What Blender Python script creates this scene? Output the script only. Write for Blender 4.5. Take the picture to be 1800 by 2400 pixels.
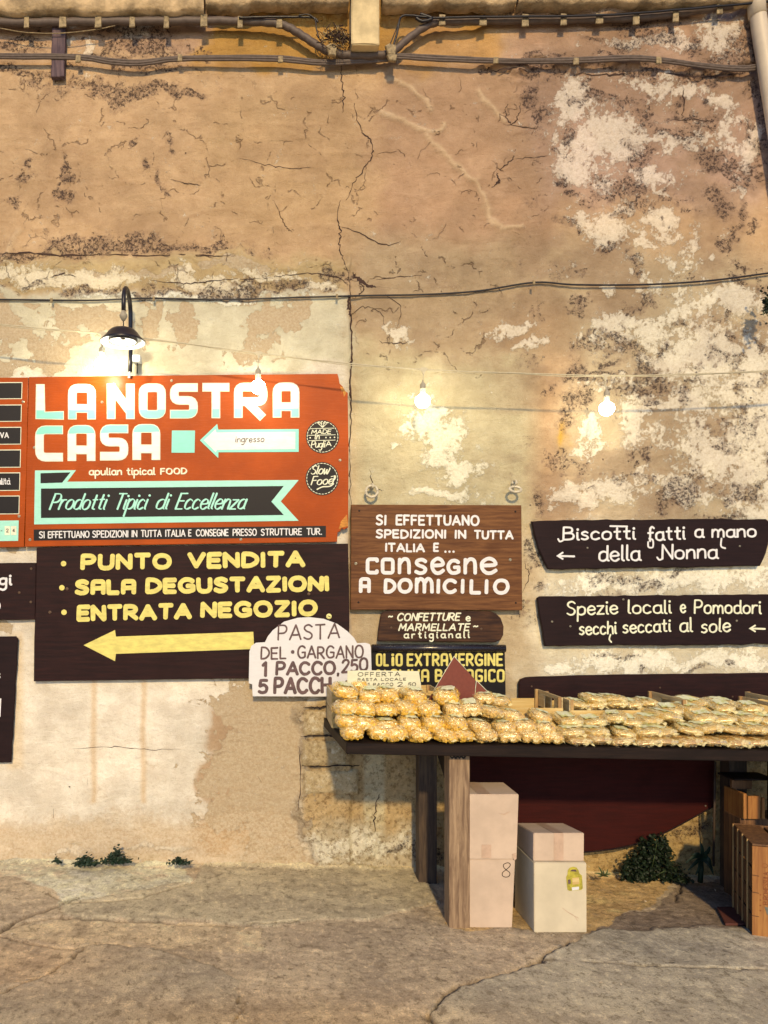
import bpy, bmesh, math, random
import numpy as np
from mathutils import Vector, Matrix, Euler

for o in list(bpy.data.objects): bpy.data.objects.remove(o, do_unlink=True)
S = bpy.context.scene
COL = S.collection
RND = random.Random(7)

# ------------------------------------------------------------------ camera, light
CH = 1.6            # eye height
D = 4.5             # distance of the wall plane
cam_d = bpy.data.cameras.new('camera'); cam = bpy.data.objects.new('camera', cam_d)
COL.objects.link(cam); S.camera = cam
cam.location = (0, 0, CH); cam.rotation_euler = (math.pi/2, 0, 0)
cam_d.sensor_width = 36; cam_d.lens = 27
cam_d.shift_x = 280/2400; cam_d.shift_y = 190/2400
cam_d.clip_start = 0.05; cam_d.clip_end = 200

world = bpy.data.worlds.new('World'); S.world = world; world.use_nodes = True
wn = world.node_tree; bg = wn.nodes['Background']
sky = wn.nodes.new('ShaderNodeTexSky'); sky.sky_type = 'NISHITA'; sky.sun_disc = False
SUN_DIR = Vector((0.02, 0.864, -0.47)).normalized()      # the way the street light travels
sky.sun_elevation = math.radians(24); sky.sun_rotation = math.radians(181)
tint = wn.nodes.new('ShaderNodeMix'); tint.data_type = 'RGBA'; tint.blend_type = 'MULTIPLY'; tint.inputs[0].default_value = 1
tint.inputs[7].default_value = (.68, .90, 1.28, 1); wn.links.new(sky.outputs[0], tint.inputs[6]); wn.links.new(tint.outputs[2], bg.inputs[0]); bg.inputs[1].default_value = 0.125

sun_d = bpy.data.lights.new('street_light_sun', 'SUN'); sun = bpy.data.objects.new('street_light_sun', sun_d)
COL.objects.link(sun); sun_d.energy = 3.8; sun_d.angle = math.radians(2.2); sun_d.color = (1.0, 0.71, 0.34)
sun.location = (0, -6, 6); sun.rotation_euler = SUN_DIR.to_track_quat('-Z', 'Y').to_euler()
S.view_settings.view_transform = 'Standard'; S.view_settings.look = 'None'
S.view_settings.exposure = 0.0; S.view_settings.gamma = 1.0
S.view_settings.use_curve_mapping = False

# ------------------------------------------------------------------ helpers
def lin(c):
    c = np.asarray(c, float)/255.0
    return np.where(c <= .04045, c/12.92, ((c+.055)/1.055)**2.4)
LIT = np.array([1.30, 1.10, 0.82])
def alb(r, g, b, k=1.0):
    """real surface albedo of something that shows as this colour under the warm lamp light"""
    v = np.clip(lin((r, g, b))/LIT*k, 0.004, .82)
    return (float(v[0]), float(v[1]), float(v[2]), 1.0)
def W(px, py, Y):
    """world X,Z of a point measured in the photograph that stands at distance Y"""
    return ((px-620)*Y/1800.0, CH-(py-1390)*Y/1800.0)
def V(px, py, Y):
    x, z = W(px, py, Y); return (x, Y, z)

def tag(o, label=None, cat=None, group=None, kind=None):
    if label: o['label'] = label
    if cat: o['category'] = cat
    if group: o['group'] = group
    if kind: o['kind'] = kind
    return o
def empty(name, loc, label=None, cat=None, group=None):
    o = bpy.data.objects.new(name, None); COL.objects.link(o); o.location = loc
    o.empty_display_size = .05
    return tag(o, label, cat, group)
def rootloc(r):
    l = Vector((0, 0, 0))
    while r is not None:
        l += Vector(r.location); r = r.parent
    return l
def link_mesh(name, me, mat, root, smooth=False):
    o = bpy.data.objects.new(name, me); COL.objects.link(o)
    if mat: me.materials.append(mat)
    if root is not None:
        o.parent = root
    if smooth:
        me.polygons.foreach_set('use_smooth', [True]*len(me.polygons))
    return o
def part(name, verts, faces, mat, root=None, smooth=False):
    """mesh given in world coordinates, stored relative to its thing"""
    l = rootloc(root) if root is not None else Vector((0, 0, 0))
    me = bpy.data.meshes.new(name)
    me.from_pydata([(v[0]-l.x, v[1]-l.y, v[2]-l.z) for v in verts], [], faces)
    me.validate(); me.update()
    return link_mesh(name, me, mat, root, smooth)
def bmpart(name, bm, mat, root=None, smooth=False):
    l = rootloc(root) if root is not None else Vector((0, 0, 0))
    bmesh.ops.translate(bm, verts=bm.verts, vec=-l)
    me = bpy.data.meshes.new(name); bm.to_mesh(me); bm.free(); me.update()
    return link_mesh(name, me, mat, root, smooth)
def box_bm(bm, c, s, rot=None, bev=0.0, jit=0.0):
    r = bmesh.ops.create_cube(bm, size=1.0)
    vs = r['verts']
    bmesh.ops.scale(bm, vec=s, verts=vs)
    if jit:
        for v in vs: v.co += Vector([RND.uniform(-jit, jit) for _ in range(3)])
    if bev:
        es = list({e for v in vs for e in v.link_edges})
        rr = bmesh.ops.bevel(bm, geom=es, offset=bev, segments=1, affect='EDGES')
        vs = list({v for f in rr['faces'] for v in f.verts} | {v for v in vs if v.is_valid})
    if rot is not None:
        bmesh.ops.rotate(bm, cent=(0, 0, 0), matrix=rot, verts=vs)
    bmesh.ops.translate(bm, vec=c, verts=vs)
    return vs
def box(name, x0, x1, y0, y1, z0, z1, mat, root=None, bev=.002, jit=0.0, rot=None):
    bm = bmesh.new()
    box_bm(bm, ((x0+x1)/2, (y0+y1)/2, (z0+z1)/2), (x1-x0, y1-y0, z1-z0), rot, bev, jit)
    return bmpart(name, bm, mat, root)
def catmull(pts, n=6, closed=False):
    P = [np.array(p, float) for p in pts]; m = len(P)
    if m < 3 and not closed: return P
    out = []
    rng = range(m) if closed else range(m-1)
    for i in rng:
        if closed: p0, p1, p2, p3 = P[(i-1) % m], P[i], P[(i+1) % m], P[(i+2) % m]
        else: p0, p1, p2, p3 = P[max(i-1, 0)], P[i], P[i+1], P[min(i+2, m-1)]
        for k in range(n):
            t = k/n
            out.append(.5*((2*p1)+(-p0+p2)*t+(2*p0-5*p1+4*p2-p3)*t*t+(-p0+3*p1-3*p2+p3)*t**3))
    if not closed: out.append(P[-1])
    return out
def tube_data(pts, r, n=8, cap=True):
    """pts Nx3, r float or list"""
    P = [Vector(p) for p in pts]; vs = []; fs = []
    up = Vector((0, 0, 1)); prev = None
    for i, p in enumerate(P):
        a = P[max(i-1, 0)]; b = P[min(i+1, len(P)-1)]
        t = (b-a).normalized()
        if prev is None:
            u = t.cross(up)
            if u.length < .1: u = t.cross(Vector((1, 0, 0)))
            u.normalize()
        else:
            u = (prev-t*prev.dot(t)).normalized()
        prev = u; w = t.cross(u)
        rr = r[i] if isinstance(r, (list, tuple)) else r
        for k in range(n):
            a_ = 2*math.pi*k/n
            vs.append(tuple(p+u*math.cos(a_)*rr+w*math.sin(a_)*rr))
    for i in range(len(P)-1):
        for k in range(n):
            k2 = (k+1) % n
            fs.append((i*n+k, i*n+k2, (i+1)*n+k2, (i+1)*n+k))
    if cap:
        fs.append(tuple(range(n-1, -1, -1))); fs.append(tuple(range((len(P)-1)*n, len(P)*n)))
    return vs, fs
def merge(lst):
    V_, F_ = [], []
    for v, f in lst:
        o = len(V_); V_ += list(v); F_ += [tuple(i+o for i in q) for q in f]
    return V_, F_
def tube(name, pts, r, mat, root=None, n=8):
    v, f = tube_data(pts, r, n); return part(name, v, f, mat, root, True)
def lathe(name, cx, cy, prof, mat, root=None, n=24, cap=False):
    vs = []; fs = []
    for r, z in prof:
        for k in range(n):
            a = 2*math.pi*k/n; vs.append((cx+r*math.cos(a), cy+r*math.sin(a), z))
    for i in range(len(prof)-1):
        for k in range(n):
            k2 = (k+1) % n; fs.append((i*n+k, i*n+k2, (i+1)*n+k2, (i+1)*n+k))
    return part(name, vs, fs, mat, root, True)
def slab(name, outline, Y, th, mat, root=None, bev=.003, rough=0.0, seg=0):
    """board: outline in photo px at distance Y (its face), th thick, towards the wall"""
    pts = list(outline)
    if seg:
        q = []
        for i, p in enumerate(pts):
            p2 = pts[(i+1) % len(pts)]
            L = math.dist(p, p2); n = max(1, int(L/seg))
            for k in range(n):
                t = k/n; j = rough if (k or rough > 3) else rough*.3
                q.append((p[0]+(p2[0]-p[0])*t+RND.gauss(0, j*.5), p[1]+(p2[1]-p[1])*t+RND.gauss(0, j*.5)))
        pts = q
    bm = bmesh.new()
    vs = [bm.verts.new(V(x, y, Y)) for x, y in pts]
    f = bm.faces.new(vs); bm.normal_update()
    if f.normal.y > 0: f.normal_flip()
    r = bmesh.ops.extrude_face_region(bm, geom=[f])
    nv = [e for e in r['geom'] if isinstance(e, bmesh.types.BMVert)]
    # extruded copy moves back
    bmesh.ops.translate(bm, verts=nv, vec=(0, th, 0))
    bmesh.ops.recalc_face_normals(bm, faces=bm.faces)
    if bev:
        es = [e for e in bm.edges if all(abs(v.co.y-Y) < 1e-5 for v in e.verts)]
        try: bmesh.ops.bevel(bm, geom=es, offset=bev, segments=1, affect='EDGES')
        except Exception: pass
    ng = [f for f in bm.faces if len(f.verts) > 4]
    bmesh.ops.triangulate(bm, faces=ng)
    return bmpart(name, bm, mat, root)
def flat(name, outline, Y, mat, root=None, th=.0008):
    """painted shape: a skin of paint lying on a board whose face is at Y+th"""
    return slab(name, outline, Y, th, mat, root, bev=0)

# ------------------------------------------------------------------ noise in numpy
def _h(ix, iy, s):
    n = (ix.astype(np.int64)*374761393+iy.astype(np.int64)*668265263+s*974634777) & 0x7fffffff
    n = (n ^ (n >> 13))*1274126177 & 0x7fffffff
    n = n ^ (n >> 16)
    return (n & 0xffffff)/float(0xffffff)
def vn(x, y, s=0):
    ix = np.floor(x); iy = np.floor(y); fx = x-ix; fy = y-iy
    fx = fx*fx*fx*(fx*(fx*6-15)+10); fy = fy*fy*fy*(fy*(fy*6-15)+10)
    a = _h(ix, iy, s); b = _h(ix+1, iy, s); c = _h(ix, iy+1, s); d = _h(ix+1, iy+1, s)
    return (a+(b-a)*fx)*(1-fy)+(c+(d-c)*fx)*fy
def fbm(x, y, o=4, s=0, g=.5):
    v = 0; a = 1; t = 0
    for i in range(o):
        v = v+a*vn(x*2**i+i*17.3, y*2**i+i*9.1, s+i*31); t += a; a *= g
    return v/t
def ridge(x, y, o=3, s=0):
    v = 0; a = 1; t = 0
    for i in range(o):
        v = v+a*(1-np.abs(2*vn(x*2**i+i*7.7, y*2**i+i*3.3, s+i*13)-1)); t += a; a *= .5
    return v/t
def sstep(a, b, x):
    t = np.clip((x-a)/(b-a), 0, 1); return t*t*(3-2*t)
def m_ell(px, py, cx, cy, rx, ry, rot=0):
    c, s = math.cos(math.radians(rot)), math.sin(math.radians(rot))
    dx, dy = px-cx, py-cy
    u = (dx*c+dy*s)/rx; v = (-dx*s+dy*c)/ry
    return np.exp(-(u*u+v*v)*.9)
def m_box(px, py, x0, y0, x1, y1, soft=20):
    return (sstep(x0-soft, x0+soft, px)*(1-sstep(x1-soft, x1+soft, px)) *
            sstep(y0-soft, y0+soft, py)*(1-sstep(y1-soft, y1+soft, py)))
def m_line(px, py, pts):
    """distance to a polyline"""
    d = np.full(px.shape, 1e9)
    for (ax, ay), (bx, by) in zip(pts[:-1], pts[1:]):
        vx, vy = bx-ax, by-ay; L = vx*vx+vy*vy+1e-9
        t = np.clip(((px-ax)*vx+(py-ay)*vy)/L, 0, 1)
        d = np.minimum(d, np.hypot(px-ax-t*vx, py-ay-t*vy))
    return d

# ------------------------------------------------------------------ node materials
class NT:
    def __init__(s, name):
        s.m = bpy.data.materials.new(name); s.m.use_nodes = True
        s.t = s.m.node_tree; s.b = s.t.nodes['Principled BSDF']
        s.out = s.t.nodes['Material Output']
    def n(s, typ, **kw):
        o = s.t.nodes.new('ShaderNode'+typ)
        for k, v in kw.items(): setattr(o, k, v)
        return o
    def l(s, a, b): s.t.links.new(a, b)
    def val(s, inp, x):
        if isinstance(x, (int, float)): inp.default_value = x
        elif isinstance(x, (tuple, list)): inp.default_value = x
        else: s.l(x, inp)
    def coord(s, scale=(1, 1, 1), kind='Object', rot=(0, 0, 0)):
        tc = s.n('TexCoord'); mp = s.n('Mapping')
        mp.inputs['Scale'].default_value = scale; mp.inputs['Rotation'].default_value = rot
        s.l(tc.outputs[kind], mp.inputs[0]); return mp.outputs[0]
    def noise(s, vec, scale, detail=4, rough=.55, dist=0, out=0):
        o = s.n('TexNoise'); o.inputs['Scale'].default_value = scale; o.inputs['Detail'].default_value = detail
        o.inputs['Roughness'].default_value = rough; o.inputs['Distortion'].default_value = dist
        s.l(vec, o.inputs['Vector']); return o.outputs[out]
    def math(s, op, a, b=0.0, c=None, clamp=False):
        o = s.n('Math', operation=op, use_clamp=clamp); s.val(o.inputs[0], a); s.val(o.inputs[1], b)
        if c is not None: s.val(o.inputs[2], c)
        return o.outputs[0]
    def step(s, x, a, b):
        o = s.n('MapRange', interpolation_type='SMOOTHSTEP'); s.val(o.inputs[0], x)
        s.val(o.inputs[1], a); s.val(o.inputs[2], b); return o.outputs[0]
    def mix(s, f, a, b, typ='MIX'):
        o = s.n('Mix', data_type='RGBA', blend_type=typ); s.val(o.inputs[0], f)
        s.val(o.inputs[6], a); s.val(o.inputs[7], b); return o.outputs[2]
    def bump(s, h, strength=.5, dist=.01, nrm=None):
        o = s.n('Bump'); o.inputs['Strength'].default_value = strength; o.inputs['Distance'].default_value = dist
        s.l(h, o.inputs['Height'])
        if nrm is not None: s.l(nrm, o.inputs['Normal'])
        return o.outputs[0]
    def fin(s, col=None, rough=None, nrm=None, spec=None):
        if col is not None: s.val(s.b.inputs['Base Color'], col)
        if rough is not None: s.val(s.b.inputs['Roughness'], rough)
        if nrm is not None: s.l(nrm, s.b.inputs['Normal'])
        if spec is not None: s.b.inputs['Specular IOR Level'].default_value = spec
        return s.m

def k4(c, k): return (min(c[0]*k, .85), min(c[1]*k, .85), min(c[2]*k, .85), 1)
def simple(name, c, rough=.6, var=.25, scale=20, bump=.2, bd=.002, bscale=None, metallic=0, spec=.4, stretch=(1, 1, 1)):
    t = NT(name); v = t.coord(stretch)
    n1 = t.noise(v, scale, 5, .6)
    col = t.mix(t.step(n1, .3, .7), k4(c, 1-var), k4(c, 1+var*.6))
    n2 = t.noise(v, bscale or scale*4, 4, .6)
    t.b.inputs['Metallic'].default_value = metallic
    r = t.math('MULTIPLY_ADD', n2, .25, rough-.12)
    return t.fin(col, r, t.bump(n2, bump, bd), spec)
def wood(name, c, dark, rough=.55, axis='X', scale=6, bump=.3, spec=.35, blot=.5):
    st = {'X': (1, 14, 14), 'Y': (14, 1, 14), 'Z': (14, 14, 1)}[axis]
    t = NT(name); v = t.coord(st)
    g = t.noise(v, scale, 6, .65, .6); g2 = t.noise(v, scale*5, 3, .6)
    col = t.mix(t.step(g, .32, .72), dark, c)
    col = t.mix(t.math('MULTIPLY', t.step(g2, .5, .8), .35), col, dark)
    b = t.noise(t.coord(), 7, 4, .6)
    col = t.mix(t.math('MULTIPLY', t.step(b, .45, .75), blot), col, k4(dark, 1.0))
    h = t.math('ADD', g, t.math('MULTIPLY', g2, .4))
    return t.fin(col, t.math('MULTIPLY_ADD', b, .3, rough-.15), t.bump(h, bump, .002), spec)
# ------------------------------------------------------------------ the wall
def setattr_col(me, name, rgb):
    a = me.attributes.new(name, 'FLOAT_COLOR', 'POINT')
    n = len(me.vertices); buf = np.ones((n, 4), np.float32); buf[:, :3] = rgb
    a.data.foreach_set('color', buf.ravel())
def grid_mesh(name, xs, zs, P):
    """P: (n,3) vertex positions, row-major over zs then xs"""
    nx, nz = len(xs), len(zs)
    i = np.arange(nx*nz).reshape(nz, nx)
    f = np.stack([i[:-1, :-1], i[:-1, 1:], i[1:, 1:], i[1:, :-1]], -1).reshape(-1, 4)
    me = bpy.data.meshes.new(name)
    me.vertices.add(len(P)); me.vertices.foreach_set('co', P.astype(np.float32).ravel())
    me.loops.add(f.size); me.loops.foreach_set('vertex_index', f.ravel().astype(np.int32))
    me.polygons.add(len(f)); me.polygons.foreach_set('loop_start', (np.arange(len(f))*4).astype(np.int32))
    me.polygons.foreach_set('loop_total', np.full(len(f), 4, np.int32))
    me.polygons.foreach_set('use_smooth', np.ones(len(f), bool))
    me.update(); me.validate(); return me
def axis_pts(a, b, step, lo, hi, coarse):
    l = np.arange(lo, a, coarse); m = np.arange(a, b, step); r = np.arange(b, hi+coarse, coarse)
    return np.concatenate([l, m, r])

xs = axis_pts(-1.62, 3.02, .0085, -6.0, 8.0, .12)
zs = axis_pts(-0.12, 5.14, .0085, -.4, 7.0, .12)
gx, gz = np.meshgrid(xs, zs); X = gx.ravel(); Z = gz.ravel()
px0 = 620+X*400; py0 = 1390-(Z-CH)*400
wpx = px0+46*(fbm(px0/70, py0/70, 5, 3)-.5)*2; wpy = py0+40*(fbm(px0/70, py0/70, 5, 9)-.5)*2

wpx += 60*(fbm(px0/170, py0/170, 3, 301)-.5)*2*np.clip(np.abs(px0-818)/120, 0, 1)*np.clip((1620-py0)/100, 0, 1)
wpy += 30*(fbm(px0/170, py0/170, 3, 303)-.5)*2*np.clip(np.abs(py0-600)/120, 0, 1)*np.clip((1620-py0)/100, 0, 1)
def colr(c): return np.array(lin(c))/LIT
base = np.tile(colr((210, 168, 118)), (len(X), 1))
def paint(mask, c, a=1.0):
    global base
    m = (np.clip(mask, 0, 1)*a)[:, None]; base = base*(1-m)+np.clip(colr(c), 0, .8)[None]*m
B = lambda *a: m_box(wpx, wpy, *a)
E = lambda *a: m_ell(wpx, wpy, *a)
# regional plaster and limewash colours
paint(B(880, 150, 1320, 620, 60), (192, 150, 108))
paint(B(-2000, -2000, 480, 120, 25), (200, 158, 118))
paint(B(470, -2000, 1190, 140, 22), (200, 148, 74))
paint(B(940, 60, 1190, 140, 25), (212, 158, 92))
paint(B(1200, 20, 1800, 180, 30), (196, 152, 112))
paint(B(1250, 150, 3800, 480, 60), (196, 156, 122))
paint(B(500, 200, 860, 560, 60), (200, 160, 110))
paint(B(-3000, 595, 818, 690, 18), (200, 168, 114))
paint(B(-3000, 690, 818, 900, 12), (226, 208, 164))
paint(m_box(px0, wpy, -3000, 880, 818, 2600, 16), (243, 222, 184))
paint(B(822, 560, 1800, 840, 50), (192, 160, 116))
paint(m_box(px0, wpy, 822, 830, 1250, 1260, 40), (210, 188, 138))
paint(B(1150, 700, 1420, 840, 50), (186, 150, 106))
paint(B(1330, 640, 3800, 1250, 70), (208, 180, 134))
paint(B(822, 1250, 1260, 1700, 30), (206, 176, 128))
paint(B(1240, 1250, 3800, 1700, 40), (236, 214, 168))
paint(m_box(px0, wpy, 705, 1640, 1040, 2040, 14), (222, 184, 124))
paint(B(1040, 1690, 3800, 2100, 30), (220, 180, 112))
paint(B(470, 1650, 705, 2000, 14), (206, 168, 122))
paint(m_box(px0, wpy, 852, 1700, 900, 2010, 6), (238, 214, 160), .9)
paint(m_box(px0, wpy, 700, 1930, 1000, 2060, 22), (236, 212, 164), .8)
paint(B(-400, 1925, 720, 2100, 24), (206, 166, 110), .55)
rw = sstep(1080, 1260, px0)*(1-sstep(1180, 1260, py0))
paint(rw*sstep(.46, .60, fbm(px0/120, py0/100, 5, 77)), (160, 126, 92), .5)
paint(sstep(.55, .66, fbm(px0/150, py0/120, 5, 79))*(1-sstep(560, 620, py0)), (172, 134, 94), .3)
paint(sstep(840, 880, px0)*m_box(px0, py0, 850, 560, 1500, 860, 80)*sstep(.44, .58, fbm(px0/90, py0/90, 5, 83)), (170, 138, 100), .55)
big = fbm(px0/260, py0/220, 4, 21); base *= (1+.34*(big-.5))[:, None]
med = fbm(px0/60, py0/45, 4, 27); base *= (1+.30*(med-.5))[:, None]
for x_ in (222, 338): # rust runs under the screws
    paint(m_box(wpx*.1+px0*.9, py0, x_-6, 1590, x_+6, 1880, 5), (222, 176, 112), .55)
paint(m_box(px0, py0, 20, 1480, 58, 1800, 8)*.6, (240, 190, 110), .5)
paint(E(1325, 1015, 12, 26), (224, 168, 60), .9)
paint(m_box(px0, wpy, 1645, 28, 1740, 42, 4), (90, 92, 110), .8)
base = np.clip(base, .01, .8)

W_ = np.zeros(len(X)); T_ = W_.copy(); K_ = W_.copy(); S_ = W_.copy(); C_ = W_.copy()
def addw(l):
    for a in l: np.maximum(W_, E(*a), out=W_)
def addk(l, k=1):
    for a in l: np.maximum(K_, E(*a)*k, out=K_)
def addt(l):
    for a in l: np.maximum(T_, E(*a), out=T_)
addw([(1375, 260, 60, 70), (1370, 370, 70, 60), (1450, 330, 60, 50), (1500, 420, 60, 30), (1570, 110, 160, 14), (1530, 330, 30, 20),
      (1700, 90, 45, 50), (1560, 200, 120, 18), (1690, 230, 40, 20), (1425, 535, 50, 40), (1555, 530, 45, 22), (1620, 560, 20, 30), (1740, 330, 30, 60),
      (1420, 665, 40, 14), (1490, 770, 120, 38), (1570, 740, 60, 30), (1640, 830, 150, 90), (1710, 700, 60, 40), (1760, 900, 90, 130),
      (1580, 940, 90, 50), (1720, 1060, 120, 90), (1500, 1010, 40, 60), (1390, 1040, 30, 40), (1400, 1150, 110, 36), (1560, 1150, 90, 30),
      (1330, 1180, 60, 30), (1780, 1180, 60, 70), (1650, 1340, 160, 60), (1420, 1360, 120, 30), (1560, 1360, 200, 32), (1500, 1550, 130, 34),
      (1700, 1550, 150, 34), (1330, 1560, 60, 20), (1000, 1000, 50, 34), (1060, 1040, 52, 60), (1030, 960, 46, 20), (1100, 1120, 55, 24),
      (1045, 1165, 70, 15), (1075, 1090, 24, 44), (980, 930, 34, 14), (1380, 1000, 16, 30), (1360, 1050, 14, 30), (925, 1030, 14, 12), (915, 800, 14, 24),
      (760, 1980, 90, 24), (880, 1975, 90, 30), (160, 1990, 60, 12), (380, 1990, 80, 9),
      (30, 640, 150, 26), (200, 655, 160, 22), (480, 665, 140, 20), (640, 640, 90, 14), (740, 670, 50, 18), (430, 700, 240, 10),
      (1180, 780, 40, 20), (1220, 820, 16, 14), (330, 60, 60, 16), (100, 40, 130, 14), (165, 130, 12, 40), (110, 100, 16, 20), (380, 20, 100, 14)])
addt([(35, 770, 55, 60), (90, 840, 50, 40), (215, 750, 70, 24), (160, 790, 40, 30), (440, 770, 46, 46), (400, 740, 30, 20), (640, 760, 70, 50),
      (620, 830, 50, 50), (700, 740, 30, 40), (560, 700, 60, 12), (330, 750, 26, 50), (300, 700, 20, 14), (30, 860, 60, 16), (120, 720, 26, 10),
      (30, 1298, 22, 14), (22, 1470, 14, 18), (620, 1680, 110, 100), (560, 1800, 90, 90), (640, 1880, 90, 140), (530, 1900, 70, 60), (520, 1640, 40, 24),
      (120, 640, 60, 18), (330, 640, 90, 10), (560, 620, 120, 10)])
np.maximum(T_, m_box(wpx, wpy, 575, 1628, 712, 2100, 12), out=T_)
addk([(300, 60, 120, 14), (340, 100, 90, 34), (280, 150, 160, 14), (260, 205, 120, 26), (330, 205, 60, 24), (60, 165, 110, 14), (50, 118, 30, 12),
      (400, 190, 60, 12), (455, 200, 28, 12), (425, 318, 18, 16), (440, 342, 12, 6), (308, 335, 20, 12), (62, 410, 34, 18), (66, 372, 10, 20),
      (150, 385, 12, 24), (155, 410, 18, 12), (172, 470, 22, 12), (150, 455, 10, 22), (392, 425, 9, 26), (344, 402, 16, 8), (390, 455, 8, 10), (20, 478, 22, 16),
      (90, 585, 160, 9), (230, 578, 120, 16), (330, 570, 70, 16), (420, 580, 100, 11), (30, 595, 60, 8), (500, 592, 60, 5), (180, 572, 40, 14),
      (560, 672, 80, 14), (500, 690, 50, 10), (680, 668, 56, 26), (620, 690, 60, 8), (220, 685, 40, 12), (370, 690, 60, 10), (290, 700, 30, 6), (110, 660, 40, 6),
      (790, 640, 24, 20), (830, 655, 14, 8), (600, 655, 90, 6)], 1.0)
addk([(1240, 30, 30, 24), (1180, 36, 40, 10), (1500, 10, 100, 20), (1600, 30, 50, 12), (1520, 70, 80, 18), (1480, 110, 40, 18), (1560, 100, 60, 26), (1640, 110, 26, 40),
      (1420, 110, 40, 10), (1450, 145, 40, 8), (1740, 130, 16, 70), (1700, 145, 50, 16), (1250, 150, 30, 14), (1280, 175, 50, 12), (1170, 175, 20, 10), (1500, 178, 110, 9),
      (1640, 175, 130, 12), (1400, 172, 70, 7), (1265, 225, 44, 24), (1300, 275, 26, 40), (1420, 220, 22, 14), (1435, 250, 18, 14), (1500, 280, 16, 24), (1340, 340, 10, 20),
      (1590, 240, 14, 26), (1655, 235, 14, 20), (1620, 282, 60, 4), (1780, 260, 26, 110), (1730, 270, 16, 20), (1545, 310, 24, 30), (1600, 330, 60, 20), (1470, 360, 26, 40),
      (1680, 370, 50, 24), (1700, 400, 60, 20), (1320, 410, 26, 26), (1350, 455, 24, 20), (1480, 460, 60, 24), (1500, 490, 40, 16), (1690, 475, 40, 28), (1730, 560, 14, 56),
      (1755, 500, 16, 30), (1510, 620, 24, 24), (1370, 540, 24, 14), (1430, 570, 26, 12), (1750, 615, 40, 14), (1730, 655, 24, 22), (1530, 680, 14, 26),
      (1590, 758, 36, 8), (1710, 750, 14, 26), (1670, 755, 22, 12), (1555, 800, 22, 22), (1725, 790, 16, 30), (1790, 840, 14, 20), (1440, 800, 40, 12), (1490, 830, 46, 34),
      (1340, 870, 36, 20), (1400, 868, 70, 10), (1510, 870, 34, 24), (1345, 920, 40, 34), (1330, 975, 26, 30), (1500, 900, 60, 34), (1540, 950, 24, 24), (1410, 830, 30, 14),
      (1535, 1080, 26, 22), (1730, 1052, 16, 10), (1735, 1130, 30, 26), (1790, 1060, 16, 24), (1600, 1160, 46, 30), (1550, 1190, 26, 26), (1700, 1190, 46, 20), (1480, 1090, 20, 20),
      (1250, 1180, 18, 26), (1245, 1300, 22, 40), (1240, 1380, 18, 20), (1430, 1350, 60, 16), (1500, 1370, 60, 22), (1560, 1345, 40, 10), (1450, 1535, 30, 10), (1500, 1570, 16, 12),
      (1690, 1560, 16, 14), (1620, 1570, 18, 8), (1610, 1940, 50, 24), (930, 1970, 34, 12), (900, 1985, 20, 10), (970, 1995, 16, 14), (1020, 1990, 40, 30)], .85)
wp2x = px0+34*(fbm(px0/22, py0/22, 5, 203)-.5)*2; wp2y = py0+30*(fbm(px0/22, py0/22, 5, 207)-.5)*2
K_ *= np.clip(.25+1.5*fbm(wp2x/34, wp2y/24, 4, 211), 0, 1.25)
zone = np.maximum.reduce([sstep(1130, 1300, px0)*(1-sstep(1150, 1260, py0))*.9, (1-sstep(180, 260, py0))*(1-sstep(480, 620, px0)), m_box(px0, py0, 1180, 1180, 1500, 1480, 40)*.8,
                          m_box(px0, wpy, -300, 555, 640, 600, 8)*.8, m_box(px0, wpy, 0, 665, 815, 705, 10)*.9, sstep(1650, 1760, px0)*(1-sstep(600, 700, py0))])
np.maximum(K_, zone*sstep(.54, .70, fbm(wp2x/52, wp2y/40, 5, 221))*.60, out=K_)
np.maximum(W_, sstep(1250, 1400, px0)*(1-sstep(1180, 1260, py0))*sstep(.56, .70, fbm(wp2x/66, wp2y/56, 5, 231))*.62, out=W_)
W_ *= np.clip(.45+1.05*fbm(wp2x/40, wp2y/34, 4, 241), 0, 1.1)
# speckled loss of limewash near the ground, and crumbs elsewhere
np.maximum(S_, m_box(wpx, wpy, -3000, 1880, 720, 2100, 50)*.9, out=S_)
for a in [(230, 1850, 80, 50), (500, 1870, 120, 60), (340, 1740, 30, 60), (850, 1940, 200, 40), (1150, 620, 60, 30), (1050, 700, 160, 60), (350, 1800, 30, 30), (60, 1900, 100, 40)]:
    np.maximum(S_, E(*a)*.7, out=S_)
np.maximum(C_, B(-3000, 190, 1300, 560, 60)*.8, out=C_)
np.maximum(C_, B(822, 560, 1150, 900, 40), out=C_)
np.maximum(C_, B(-3000, 600, 820, 690, 14)*.8, out=C_)

# relief: thicker render layer on the left, wavy trowelled plaster, the ledge high up, crumbling foot
left = 1-sstep(816, 823, px0+3*(fbm(py0/18, py0*0, 4, 5)-.5)*2)
lay = left*sstep(598, 616, wpy)*.028
lay -= left*m_box(wpx, wpy, -3000, 618, 830, 690, 10)*.010*(.5+fbm(px0/60, py0/25, 3, 44))
top = (1-sstep(158, 172, wpy))*.030*sstep(1100, 1200, wpx) + (1-sstep(28, 40, wpy))*.03
wav = ridge(px0/70+.9*fbm(px0/50, py0/50, 3, 51), py0/34, 4, 61)
rl = .0095*wav*(.25+.9*B(-3000, 190, 1300, 900, 60)*(1-left*sstep(600, 640, wpy)*.8))
rl += .010*fbm(px0/110, py0/90, 4, 71)+.0032*fbm(px0/10, py0/9, 3, 81)
stone = m_box(wpx, wpy, 705, 1640, 3800, 2100, 12)
rl += stone*(.022*fbm(px0/24, py0/18, 4, 91)+.015*fbm(px0/9, py0/8, 2, 93))
rl += m_box(wpx, wpy, -3000, 1960, 4000, 2100, 20)*.02*fbm(px0/30, py0/18, 3, 97)
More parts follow.
